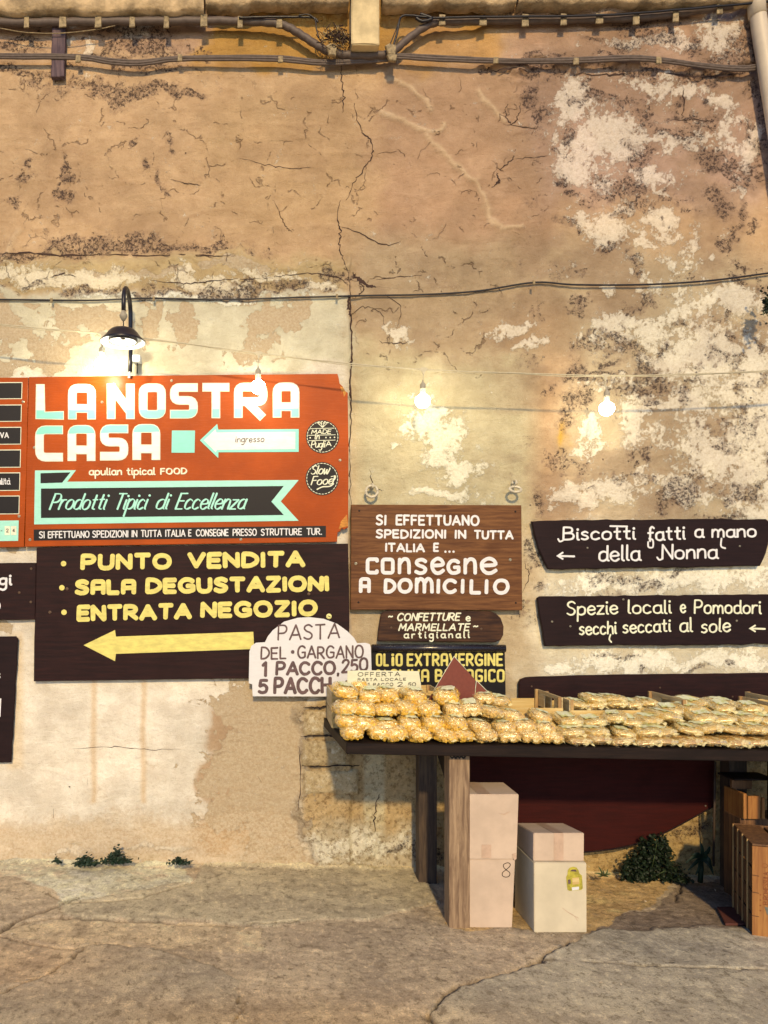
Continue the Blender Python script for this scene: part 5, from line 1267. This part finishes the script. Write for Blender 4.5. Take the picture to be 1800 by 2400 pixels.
slab('scratch', [(1169, 1906), (1180, 1908), (1196, 1902), (1183, 1910)], 3.693, .0008, M_TAPE, b2, 0)

# ------------------------------------------------------------------ wooden crates on their side, lower right
M_OCR = wood('orange_poplar_panel', alb(186, 124, 58), alb(146, 88, 40), .6, 'Z', 4, .2, blot=.3)
M_OCRD = wood('brown_poplar_slat', alb(146, 100, 58), alb(96, 64, 40), .6, 'Z', 4, .3, blot=.4)
x0, x1 = 2.325, 2.62; g3 = gz0(2.4)-.004; yf, yb = 3.665, 4.02
r = empty('upended_crate', (2.325, 3.665, g3), 'slatted wooden fruit crate standing on end at the lower right edge, printed front', 'crate')
for i in range(4):
    za = g3+.002+i*.112+.0; box('slat', x0+.006, x0+.012, yf+.02, yb-.015, za+.002, za+.100, M_OCRD, r, .001, .001)
for i in range(4):
    y = yf+.075+i*.085; box('batten', x0-.002, x0+.005, y, y+.010, g3+.004, g3+.45, M_CRATEZ, r, .001)
box('end_panel', x0+.002, x1, yf, yf+.008, g3+.001, g3+.44, M_OCR, r, .001)
box('end_panel', x0+.002, x1, yb-.01, yb-.002, g3+.001, g3+.45, M_OCRD, r, .001)
box('top_slat', x0+.004, x1-.17, yf+.0085, yb-.011, g3+.441, g3+.449, M_OCRD, r, .001, .001)
box('top_slat', x1-.15, x1, yf+.0085, yb-.011, g3+.436, g3+.444, M_OCRD, r, .001, .001)
M_PRINT = simple('brown_stencil_print', alb(150, 82, 36), .7, .4, 60)
def vtext(txt, x, ya, yb_, w, Y, th, root, mat):
    k = Ink(); k.text(txt, 0, abs(ya-yb_), 0, 0, w, th, gap=.2, jit=.02)
    k.v = [(x-(-b if False else b)*-1*-1 if False else x+b, ya-a, d) for a, b, d in k.v]
    k.build('lettering', Y, mat, root)
YZ = yf-.0012
vtext('EUROMESSULA', 1797, 2118, 2040, 12, YZ, 2.3, r, M_PRINT)
k = Ink(); k.ribbon([(1789+5*math.cos(a), 2026+5*math.sin(a)) for a in np.linspace(0, 6.2, 12)], 1.3)
k.brk()
for y in (2095, 2107, 2120, 2132): k.dot(1780, y, 2)
k.build('print_mark', YZ, M_PRINT, r)
slab('print_patch', [(1788, 2122), (1812, 2124), (1812, 2142), (1800, 2144), (1793, 2139)], YZ, .0008, simple('grey_green_print', alb(110, 104, 84), .6, .3, 40), r, 0)
slab('print_patch', [(1799, 2005), (1812, 2005), (1812, 2119), (1801, 2119)], YZ, .0008, simple('yellow_print', alb(226, 176, 70), .6, .3, 40), r, 0)
for y in (2050, 2090, 2145): slab('staple', [(1763, y), (1777, y+1.2), (1777, y+2.6), (1763, y+1.4)], YZ, .001, M_STAPLE, r, 0)
r.rotation_euler.z = math.radians(-18)
# stack of crates behind it
r = empty('back_crate', (2.75, 4.2, .3), 'dark topped crate with orange boards standing behind the upended crate', 'crate')
box('base_box', 2.54, 3.0, 4.10, 4.25, gz0(2.8), .40, M_OCRD, r, .003)
box('board', 2.565, 2.632, 4.075, 4.088, .40, .522, M_OCR, r, .002)
box('board', 2.542, 2.560, 4.075, 4.25, .40, .535, M_OCR, r, .002)
box('board', 2.640, 2.656, 4.075, 4.088, .40, .515, M_OCR, r, .002)
box('upright', 2.545, 2.562, 4.18, 4.20, .537, .60, M_OCRD, r, .002)
box('back_board', 2.55, 2.66, 4.19, 4.20, .53, .60, M_OCRD, r, .002)
box('lid', 2.50, 2.72, 4.09, 4.24, .601, .612, M_TABLE, r, .002)
box('side_panel', 2.665, 3.0, 4.06, 4.075, .40, .72, M_TABLE, r, .002)
# loose floor tile
r = empty('floor_tile', G(1730, 2150), 'dark red square tile lying on the paving beside the upended crate', 'tile')
q = [G(1680, 2132, .016), G(1750, 2131, .014), G(1783, 2171, .014), G(1700, 2172, .016)]
bm = bmesh.new(); vs_ = [bm.verts.new(p) for p in q]; f = bm.faces.new(vs_); rr = bmesh.ops.extrude_face_region(bm, geom=[f]); bmesh.ops.translate(bm, verts=[e for e in rr['geom'] if isinstance(e, bmesh.types.BMVert)], vec=(0, 0, -.012))
bmesh.ops.recalc_face_normals(bm, faces=bm.faces); bmesh.ops.bevel(bm, geom=bm.edges[:], offset=.002, segments=1, affect='EDGES')
bmpart('tile', bm, simple('dark_red_tile', alb(104, 58, 46), .6, .2, 20), r)
# plastic crate in the shade behind the right post
r = empty('plastic_crate', (2.72, 4.35, 0), 'dark blue plastic crate in the shadow behind the right post', 'crate')
M_BLUE = simple('dark_blue_plastic', (.012, .018, .04, 1), .5, .2, 20)
box('tub', 2.58, 2.66, 4.02, 4.20, gz0(2.6), .16, M_BLUE, r, .006)
box('tub', 2.60, 2.66, 4.04, 4.19, .161, .215, M_BLUE, r, .006)
# ------------------------------------------------------------------ beam, ledge, cables, pipe high on the wall
M_BEAM = simple('limewashed_beam', alb(224, 190, 130), .85, .25, 9, .5, .006, 30)
r = empty('ceiling_beam', V(858, 40, 4.3), 'pale plastered beam end coming down from the top edge above the cable junction', 'beam')
bm = bmesh.new(); xa, za = W(824, 104, 4.36); xb, _ = W(890, 104, 4.36)
box_bm(bm, ((xa+xb)/2, 4.42, za+.75), (xb-xa, .12, 1.5), None, .006)
bmesh.ops.subdivide_edges(bm, edges=bm.edges[:], cuts=3)
for v in bm.verts: v.co += Vector((RND.uniform(-.0025, .0025), RND.uniform(-.003, .003), RND.uniform(-.003, .003)))
bmpart('beam', bm, M_BEAM, r)
M_OCHRE = simple('dirty_plaster_soffit', alb(206, 168, 116), .9, .5, 9, .9, .014, 22)
r = empty('stone_ledge', V(620, 0, 4.35), 'rough pale stone ledge along the very top of the picture', 'ledge')
def ledge(xa, xb, yb_, seed):
    n = int((xb-xa)/12); vs = []; fs = []; R = random.Random(seed)
    for i in range(n+1):
        x = xa+(xb-xa)*i/n; y = yb_+float(fbm(np.array([x/40]), np.array([0.]), 3, seed)[0]-.5)*16
        for (dy, Yd) in ((0, 4.47), (-1, 4.40), (-7, 4.385), (-26, 4.38), (-60, 4.375), (-220, 4.37)): 
            X_, Z_ = W(x, y+dy+R.uniform(-1.5, 1.5), 4.40); vs.append((X_, Yd+R.uniform(-.004, .004), Z_))
    for i in range(n):
        for j in range(5): a = i*6+j; fs.append((a, a+1, a+7, a+6))
    return part('ledge', vs, fs, M_OCHRE, r, True)
ledge(-500, 478, 30, 3); ledge(482, 818, 12, 5); ledge(896, 1210, 10, 7); ledge(1214, 2100, 8, 9)

M_CABLE = simple('grey_brown_cable', alb(104, 84, 68), .6, .2, 40, .2)
M_CABLED = simple('dark_cable', alb(54, 42, 38), .5, .2, 40, .2)
M_BLACKC = simple('black_cable', alb(30, 26, 28), .4, .1, 40, .2)
M_CLIP = simple('limewashed_clip', alb(160, 132, 88), .7, .5, 60, .4)
def cable(name, label, strands, mat, clips=(), grp=None, clipw=14, cliph=26):
    P0 = strands[0][0]; r = empty(name, V(P0[len(P0)//2][0], P0[len(P0)//2][1], 4.44), label, 'cable', grp)
    for pts, rad, Yc in strands:
        q = []
        for i, (x, y) in enumerate(catmull(pts, 8)):
            X_, Z_ = W(x, y, Yc)
            q.append((X_, min(Yc, 9), Z_+math.sin(i*1.7+rad*900)*rad*.12))
        tube('strand', q, rad, mat, r, 8)
    for i, (x, y) in enumerate(clips):
        Yc = strands[0][2]; w = clipw*RND.uniform(.8, 1.2); h = cliph*RND.uniform(.85, 1.15)
        slab('clip', [(x-w/2, y-h/2), (x+w/2, y-h/2+1), (x+w/2, y+h/2), (x-w/2-1, y+h/2+1)], Yc-strands[0][1]-.003, .008, M_CLIP, r, .002)
    return r
TC = [(-300, 40), (0, 52), (120, 52), (300, 50), (480, 49), (600, 51), (660, 58), (700, 78), (740, 104), (775, 122), (830, 130), (900, 128), (925, 118), (960, 88), (1010, 56), (1060, 50), (1180, 48), (1330, 46), (1480, 42), (1580, 32), (1690, 16), (1800, 0), (2000, -30)]
cable('thick_cable', 'thickest grey-brown cable running along the top and dipping under the beam end', [(TC, .0215, 4.440)], M_CABLE,
      [(62, 50), (147, 50), (230, 50), (310, 50), (390, 50), (478, 46), (563, 50), (655, 50), (1037, 45), (1133, 47), (1232, 46), (1322, 44), (1406, 42), (1492, 42), (1585, 36), (1688, 18)])
cable('thin_black_cable', 'thin black cable riding on top of the thick one, with loops beside the beam', [([(560, 42), (620, 40), (700, 40), (735, 42), (745, 52)], .006, 4.41), ([(700, 36), (722, 34), (738, 46), (742, 70), (748, 88)], .0035, 4.40),
      ([(1800, 4), (1600, 22), (1400, 36), (1100, 40), (1020, 42), (960, 36), (940, 40), (934, 60), (930, 80), (922, 108)], .006, 4.405), ([(938, 40), (928, 70), (915, 102)], .003, 4.40), ([(985, 33), (1000, 38), (1012, 44), (990, 50), (975, 42)], .009, 4.405)], M_BLACKC)
TB = [([(-300, 126), (0, 131), (180, 133), (260, 144), (330, 147), (430, 136), (640, 137), (760, 146), (900, 138), (930, 131), (1030, 137), (1200, 142), (1350, 141), (1480, 136), (1560, 141), (1640, 152), (1720, 160), (1770, 158), (1800, 142), (1900, 110)], .0095, 4.452)]
TB.append(([(x, y+5) for x, y in TB[0][0]], .007, 4.455)); TB.append(([(x, y-4+1.5*math.sin(x/60)) for x, y in TB[0][0]], .006, 4.447))
cable('cable_bundle', 'lower bundle of thin grey cables sagging across the wall under the thick cable', TB, M_CABLE, [(183, 136), (422, 134), (658, 138), (1163, 140), (1351, 142), (1545, 140)], None, 11, 16)
cable('wire_loop', 'loose pale wire looping from the upper left cable', [([(0, 66), (60, 76), (140, 78), (220, 70), (270, 60)], .0028, 4.44)], M_CLIP)
for (x, y, w, h) in ((777, 115, 13, 15), (916, 114, 13, 14), (919, 133, 12, 9)):
    r = empty('cable_bracket', V(x, y, 4.39), {777: 'dented pale bracket left of the beam holding the thick cable', 916: 'upper pale bracket right of the beam end', 919: 'small pale bracket under the upper one right of the beam'}[x], 'bracket', 'pale cable brackets beside the beam')
    slab('plate', [(x-w, y-h*.6), (x-w*.2, y-h), (x+w, y-h*.7), (x+w*.8, y+h), (x-w*.5, y+h*.8)], 4.386, .02, M_CLIP, r, .004, 1.2, 8)
# straw nest
M_STRAW = simple('dry_straw', alb(190, 156, 96), .8, .4, 30); M_NESTD = simple('dark_nest_litter', alb(70, 48, 34), .95, .4, 30)
r = empty('bird_nest', V(790, 90, 4.42), 'dark tangled nest of straw wedged between cable and beam', 'nest')
R = random.Random(5); L1 = []; L2 = []
for i in range(240):
    x = R.gauss(790, 20); y = R.gauss(88, 13); a = R.uniform(0, math.pi); l = R.uniform(8, 26); b = R.uniform(-6, 6)
    if not (745 < x < 822 and 58 < y < 125): continue
    Yd = R.uniform(4.38, 4.45)
    p = [V(x-l*math.cos(a)/2, y-l*math.sin(a)/2, Yd), V(x+b*.5, y+b*.5, Yd-.01), V(x+l*math.cos(a)/2, y+l*math.sin(a)/2, Yd)]
    (L1 if R.random() < .22 else L2).append(tube_data(catmull(p, 3), .0016 if R.random() < .8 else .003, 4))
v, f = merge(L1); tag(part('straws', v, f, M_STRAW, r), kind='stuff')
v, f = merge(L2); tag(part('litter', v, f, M_NESTD, r), kind='stuff')
# wooden wall plate
r = empty('wall_batten', V(136, 100, 4.45), 'short dark vertical timber let into the wall behind the cables at upper left', 'timber')
slab('timber', [(124, 34), (152, 34), (153, 80), (150, 178), (119, 180), (121, 100)], 4.457, .03, wood('old_grey_timber', alb(120, 92, 84), alb(72, 54, 56), .8, 'Z', 6, .5), r, .003, .8, 14)
# drain pipe
M_PIPE = simple('white_drain_pipe', alb(220, 192, 152), .5, .12, 6, .2)
r = empty('drain_pipe', V(1800, 200, 4.36), 'pale drainpipe running down the right picture edge beside black stains', 'pipe')
PP = [V(1768, -60, 4.425), V(1777, 40, 4.425), V(1797, 170, 4.425), V(1822, 330, 4.425), V(1856, 560, 4.425)]
tube('pipe', catmull(PP, 6), .043, M_PIPE, r, 16); tube('socket', [V(1769, -40, 4.425), V(1775, 38, 4.425)], .047, M_PIPE, r, 16)

# ------------------------------------------------------------------ long black wire with staples
pts = [(-300, 700), (0, 702), (200, 704), (290, 701), (360, 699), (520, 702), (700, 697), (850, 693), (1000, 690), (1120, 682), (1252, 662), (1340, 667), (1450, 668), (1560, 665), (1680, 656), (1800, 640), (2000, 612)]
r = empty('black_wire', V(900, 690, 4.45), 'single black wire crossing the whole wall above the lamp', 'wire')
tube('wire', [V(x, y, 4.461 if x < 800 else 4.461+min(1, (x-800)/60)*.022) for x, y in catmull(pts, 8)], .0052, M_BLACKC, r, 7)
for x, y in ((360, 699), (790, 694), (1252, 661), (120, 703)): slab('staple', [(x-2.5, y-5), (x+2.5, y-5), (x+2.5, y+5), (x-2.5, y+5)], 4.438, .01, M_CLIP, r, .0005)

# ------------------------------------------------------------------ string of bulbs
M_STR = simple('pale_string_cable', alb(206, 184, 140), .5, .1, 40)
M_SOCK = simple('grey_bulb_socket', alb(170, 152, 120), .5, .15, 60, .3)
YS_ = 4.25
t = NT('glowing_bulb_glass'); t.b.inputs['Base Color'].default_value = (.9, .88, .8, 1); t.b.inputs['Emission Color'].default_value = (1.0, .88, .62, 1); t.b.inputs['Emission Strength'].default_value = 55; M_BULB = t.m
def bulb_mat(nm, k):
    t = NT(nm); t.t.nodes.remove(t.b); e = t.n('Emission'); e.inputs[0].default_value = (1, .86, .58, 1); e.inputs[1].default_value = k
    tr = t.n('BsdfTransparent'); tr.inputs[0].default_value = (.9, .9, .88, 1); a = t.n('AddShader'); t.l(e.outputs[0], a.inputs[0]); t.l(tr.outputs[0], a.inputs[1]); t.l(a.outputs[0], t.out.inputs[0]); return t.m
M_BULB = bulb_mat('glowing_bulb', 32); M_BULBS = bulb_mat('brightest_bulb', 78)
r = empty('string_light_cable', V(900, 860, YS_), 'thin pale cable strung across the wall carrying the four bulbs', 'cable')
SP = [(-500, 716), (0, 760), (100, 770), (240, 782), (420, 803), (606, 828), (800, 850), (993, 866), (1200, 874), (1420, 880), (1600, 877), (1800, 868), (2300, 830)]
tube('cable', [V(x, y, YS_) for x, y in catmull(SP, 8)], .0032, M_STR, r, 6)
tube('cable', [V(x, y+2.5+1.5*math.sin(x/40), YS_+.002) for x, y in catmull(SP, 8)], .0024, M_STR, r, 6)
for i, (hx, hy, x, y, lb) in enumerate([(240, 782, 239, 853, 'glowing bulb beside the black lamp, leftmost of the string'), (606, 828, 605, 905, 'glowing bulb hanging before the R of the terracotta sign'), (993, 866, 991, 938, 'glowing bulb above the delivery board, third from left'), (1419, 880, 1422, 956, 'glowing bulb at the right, in front of the mould stains')]):
    r = empty('light_bulb', V(x, y, YS_), lb, 'bulb', 'lit bulbs on the string')
    slab('hanger', [(hx-12, hy-1), (hx-4, hy-5), (hx+4, hy-5), (hx+12, hy-1), (hx+4, hy+4), (hx+1, hy+12), (hx-1, hy+12), (hx-4, hy+4)], YS_-.006, .01, M_STR, r, .001)
    tube('lead', [V(hx, hy+6, YS_), V((hx+x)/2-1, (hy+y)/2-8, YS_), V(x, y-44, YS_)], .0024, M_STR, r, 6)
    X_, Z_ = W(x, y, YS_); k_ = YS_/1800
    lathe('socket', X_, YS_, [(.002, Z_+48*k_), (.005, Z_+43*k_), (.0135, Z_+38*k_), (.0155, Z_+36*k_), (.0155, Z_+29*k_), (.0165, Z_+28.5*k_), (.0165, Z_+26*k_), (.0155, Z_+25.5*k_), (.0155, Z_+18*k_), (.013, Z_+14*k_)], M_SOCK, r, 16)
    bm = bmesh.new(); bmesh.ops.create_uvsphere(bm, u_segments=20, v_segments=12, radius=.041)
    for v in bm.verts:
        if v.co.z > .02: s_ = 1-(v.co.z-.02)/.021*.35; v.co.x *= s_; v.co.y *= s_
    bmesh.ops.translate(bm, verts=bm.verts, vec=(X_, YS_, Z_-.003)); bmpart('glass', bm, M_BULBS if i == 0 else M_BULB, r, True)

# ------------------------------------------------------------------ gooseneck wall lamp
M_IRON = simple('black_lamp_iron', alb(34, 30, 34), .35, .15, 40, .2)
M_ENAM = simple('white_enamel', alb(236, 232, 214), .25, .06, 20)
Yl = 4.2; xl, zr = W(288, 803, Yl)
r = empty('wall_lamp', (xl, Yl, zr), 'black gooseneck wall lamp with a bowl shade above the terracotta sign', 'lamp')
lathe('shade', xl, Yl, [(.122, zr), (.125, zr+.003), (.112, zr+.016), (.096, zr+.032), (.082, zr+.052), (.066, zr+.068), (.04, zr+.077), (.012, zr+.080), (.0, zr+.081)], M_IRON, r, 40)
lathe('shade_lining', xl, Yl, [(.121, zr), (.110, zr+.012), (.094, zr+.020), (.078, zr+.022), (.078, zr+.006), (.071, zr+.006), (.071, zr+.024), (.060, zr+.027), (.02, zr+.028), (.0, zr+.028)], M_ENAM, r, 40)
lathe('lens_ring', xl, Yl, [(.080, zr+.0205), (.080, zr+.003), (.0735, zr+.003), (.0735, zr+.0045)], M_IRON, r, 40)
lathe('nub', xl, Yl, [(.0, zr+.018), (.012, zr+.018), (.014, zr+.0275)], M_IRON, r, 16)
_, z1 = W(0, 745, Yl); _, zt = W(0, 679, 4.31); _, zb_ = W(0, 872, 4.42)
tube('rod', [(xl+.003, Yl, zr+.078), (xl+.003, Yl, z1)], .0032, M_IRON, r, 8)
lathe('insulator', xl+.003, Yl, [(.0, z1-.02), (.008, z1-.016), (.016, z1-.004), (.0215, z1+.008), (.021, z1+.018), (.013, z1+.028), (.011, z1+.040)], M_SOCK, r, 16)
x2 = W(306, 0, 4.42)[0]
q = [(xl+.004, Yl, z1+.038), (xl+.004, Yl+.001, z1+.09)]
for i in range(1, 12):
    a = math.pi*i/12; q.append((xl+.004+(x2-xl-.004)*i/12, (Yl+4.42)/2-math.cos(a)*.11, z1+.09+math.sin(a)*(zt-z1-.09)))
q += [(x2, 4.42, z1+.09), (x2, 4.42, zr), (x2-.003, 4.42, zb_)]
tube('gooseneck', q, .0125, M_IRON, r, 12)
box('mounting_plate', x2-.012, x2+.055, 4.415, 4.475, zb_+.06, zb_+.10, M_ENAM, r, .003)
tube('stay', [(x2+.035, 4.45, zb_+.09), (x2+.033, 4.45, zb_+.0)], .0035, M_IRON, r, 6); tube('finial', [(x2-.004, 4.42, zb_), (x2-.008, 4.42, zb_-.035)], .0075, M_ENAM, r, 8)

# ------------------------------------------------------------------ iron rings
M_RING = simple('limewashed_iron', alb(212, 190, 150), .7, .35, 60, .6, .003)
for (x, y, rr, tl, lb) in ((871, 1152, 13.5, 1.0, 'round limewashed iron ring on the wall above the left end of the delivery board'), (1205, 1144, 13, .55, 'drooping limewashed iron ring above the right end of the delivery board')):
    r = empty('iron_ring', V(x, y, 4.46), lb, 'ring', 'iron rings set in the wall')
    q = []
    for i in range(25):
        a = 2*math.pi*i/24; X_, Z_ = W(x+rr*math.cos(a), y+(0 if tl == 1 else 4), 4.455); q.append((X_, 4.452-(1-tl)*.04*(1+math.sin(a)), Z_-math.sin(a)*rr*4.455/1800*tl))
    tube('ring', q, .0075, M_RING, r, 8)
    p = V(x+1, y-rr, 4.47); tube('eye', [(p[0], 4.49, p[2]+.012), (p[0], 4.45, p[2]+.008), (p[0]+.002, 4.435, p[2]-.004), (p[0], 4.45, p[2]-.016), (p[0], 4.485, p[2]-.010)], .006, M_RING, r, 7)
    bm = bmesh.new(); bmesh.ops.create_icosphere(bm, subdivisions=2, radius=.014, matrix=Matrix.Translation((p[0], 4.485, p[2]))); bmpart('mortar_lump', bm, M_RING, r, True)

# ------------------------------------------------------------------ plants
def leafmat(name, c):
    t = NT(name); v = t.coord(); n = t.noise(v, 30, 3, .6)
    return t.fin(t.mix(t.step(n, .3, .7), k4(c, .6), k4(c, 1.35)), .55, None, .3)
M_LEAF = leafmat('dark_leaf', (.008, .018, .009, 1)); M_LEAF2 = leafmat('blue_green_leaf', (.010, .026, .015, 1)); M_LEAF3 = leafmat('olive_leaf', (.05, .075, .03, 1))
def leaf(p, d, up, L, w):
    p = Vector(p); d = d.normalized(); s = d.cross(up); s = s.normalized() if s.length > .01 else Vector((1, 0, 0)); u = s.cross(d)
    return ([tuple(p), tuple(p+d*L*.35+s*w*.5+u*L*.05), tuple(p+d*L*.75+s*w*.34), tuple(p+d*L-u*L*.12), tuple(p+d*L*.75-s*w*.34), tuple(p+d*L*.35-s*w*.5+u*L*.05), tuple(p+d*L*.5+u*L*.10)],
            [(0, 1, 6), (1, 2, 6), (2, 3, 6), (3, 4, 6), (4, 5, 6), (5, 0, 6)])
def bushy(label, name, cx, cy_, Yc, shape, n, ls, mat, cat='plant', grp=None, seed=0):
    """shape: function (R)-> px,py,depth offset"""
    R = random.Random(seed); r = empty(name, V(cx, cy_, Yc), label, cat, grp); L = []
    for i in range(n):
        x, y, dy = shape(R); d = Vector((R.gauss(0, .7), R.gauss(-.8, .5), R.gauss(-.1, .7)))
        L.append(leaf(V(x, y, Yc+dy), d, Vector((R.gauss(0, .3), -.4, 1)), ls*R.uniform(.6, 1.3), ls*R.uniform(.5, .9)))
    v, f = merge(L); tag(part('foliage', v, f, mat, r), kind='stuff')
    st = []
    for i in range(12):
        x, y, dy = shape(R); st.append(tube_data([V(cx+R.uniform(-8, 8), cy_, Yc), V((x+cx)/2+R.uniform(-5, 5), (y+cy_)/2, Yc+dy), V(x, y, Yc+dy)], .0022, 4))
    v, f = merge(st); tag(part('stems', v, f, M_LEAF3, r), kind='stuff')
    return r
def ivy(R):
    while True:
        x = R.uniform(1455, 1590); y = R.uniform(1950, 2064); 
        top = 1960+max(0, (1515-x))*1.25+max(0, x-1552)*1.9+9*math.sin(x/5.); 
        if 1545 < x < 1560: top -= 12
        if y > top+R.gauss(0, 8): return x, y, R.uniform(-.06, .05)
bushy('dense dark ivy bush growing against the wall under the stall', 'ivy_bush', 1520, 2062, 4.40, ivy, 1500, .024, M_LEAF, seed=1)
def low(cx, w, yb_, h):
    def f(R):
        x = R.gauss(cx, w*.42); return x, yb_-abs(R.gauss(0, h*.5))*max(.25, 1-abs(x-cx)/w), R.uniform(-.05, .03)
    return f
bushy('low dark weed clump at the wall foot, left and biggest of the three', 'weed', 205, 2024, 4.36, low(202, 28, 2024, 22), 260, .022, M_LEAF2, grp='weeds along the wall foot', seed=2)
bushy('taller weed clump with a stray sprig, right beside the biggest one', 'weed', 265, 2020, 4.38, low(272, 40, 2020, 30), 300, .022, M_LEAF2, grp='weeds along the wall foot', seed=3)
bushy('small flat weed on the paving edge under the yellow arrow board', 'weed', 420, 2020, 4.34, low(422, 24, 2021, 13), 130, .020, M_LEAF2, grp='weeds along the wall foot', seed=4)
bushy('tiny weed tuft left of the larger clumps at the wall foot', 'weed', 133, 2020, 4.38, low(133, 11, 2020, 12), 50, .018, M_LEAF2, grp='weeds along the wall foot', seed=5)
bushy('small creeping weeds at the foot of the ivy bush, towards the potted-looking plant', 'weed', 1602, 2062, 4.33, low(1602, 24, 2066, 26), 110, .020, M_LEAF, grp='weeds along the wall foot', seed=6)
bushy('green sprig poking into the picture at the right edge, below the black wire', 'leafy_sprig', 1795, 722, 4.35, lambda R: (R.gauss(1797, 8), R.gauss(715, 18), R.uniform(-.04, .04)), 110, .026, M_LEAF, seed=7)
def blades(name, label, cx, cy_, Yc, bl, mat, w):
    r = empty(name, V(cx, cy_, Yc), label, 'plant')
    for (tx, ty, bend) in bl:
        a = Vector(V(cx, cy_, Yc)); b = Vector(V(tx, ty, Yc-.03)); vs = []; n = 7
        for i in range(n+1):
            t = i/n; p = a.lerp(b, t)+Vector((0, -.02*math.sin(math.pi*t), bend*math.sin(math.pi*t))); ww = w*math.sin(math.pi*min(.98, .12+t*.86))**.7
            d = (b-a).normalized(); s = d.cross(Vector((0, 1, 0))).normalized()
            vs += [tuple(p+s*ww/2), tuple(p+Vector((0, -.004, -.002))), tuple(p-s*ww/2)]
        fs = []
        for i in range(n): k_ = i*3; fs += [(k_, k_+1, k_+4, k_+3), (k_+1, k_+2, k_+5, k_+4)]
        part('leaf', vs, fs, mat, r, True)
    return r
pl = blades('strap_leaf_plant', 'upright plant with dark strap leaves beside the right back post', 1642, 2012, 4.30, [(1641, 1972, .0), (1664, 1983, .008), (1620, 2003, .02), (1607, 2022, .03), (1660, 2008, .02), (1668, 2030, .025), (1654, 1994, .01), (1612, 2040, .02), (1672, 2050, .02), (1630, 2050, .01)], M_LEAF2, .022)
tube('stem', [V(1642, 2014, 4.3), V(1643, 2040, 4.29), V(1641, 2068, 4.29)], .014, M_LEAF2, pl, 8)
blades('grass_tuft', 'little spiky weed on the floor right of the cream carton', 1411, 2052, 4.30, [(1402, 2030, 0), (1412, 2038, 0), (1424, 2036, 0), (1393, 2046, .01), (1432, 2048, .01), (1400, 2053, .005), (1425, 2053, .005)], M_LEAF3, .010)
# crumbs of mortar and grit along the foot of the wall
R = random.Random(3); L = []
for i in range(420):
    x = R.uniform(-150, 1900); y = R.gauss(0, 1); X_ = (x-620)/400; Y_ = 4.44-abs(R.gauss(0, .05)) if i < 300 else R.uniform(2.9, 4.4); s = R.uniform(.002, .007)*(1.5 if R.random() < .08 else 1)
    c = Vector((X_, Y_, gz0(X_)+.010)); q = [c+Vector((R.uniform(-s, s), R.uniform(-s, s), R.uniform(-s*.3, s))) for _ in range(5)]
    L.append(([tuple(v_) for v_ in q], [(0, 1, 2), (0, 2, 3), (0, 3, 1), (1, 2, 4), (2, 3, 4), (3, 1, 4)]))
v, f = merge(L); o = part('grit', v, f, simple('mortar_crumbs', alb(206, 178, 136), .9, .4, 40), None); tag(o, kind='stuff')
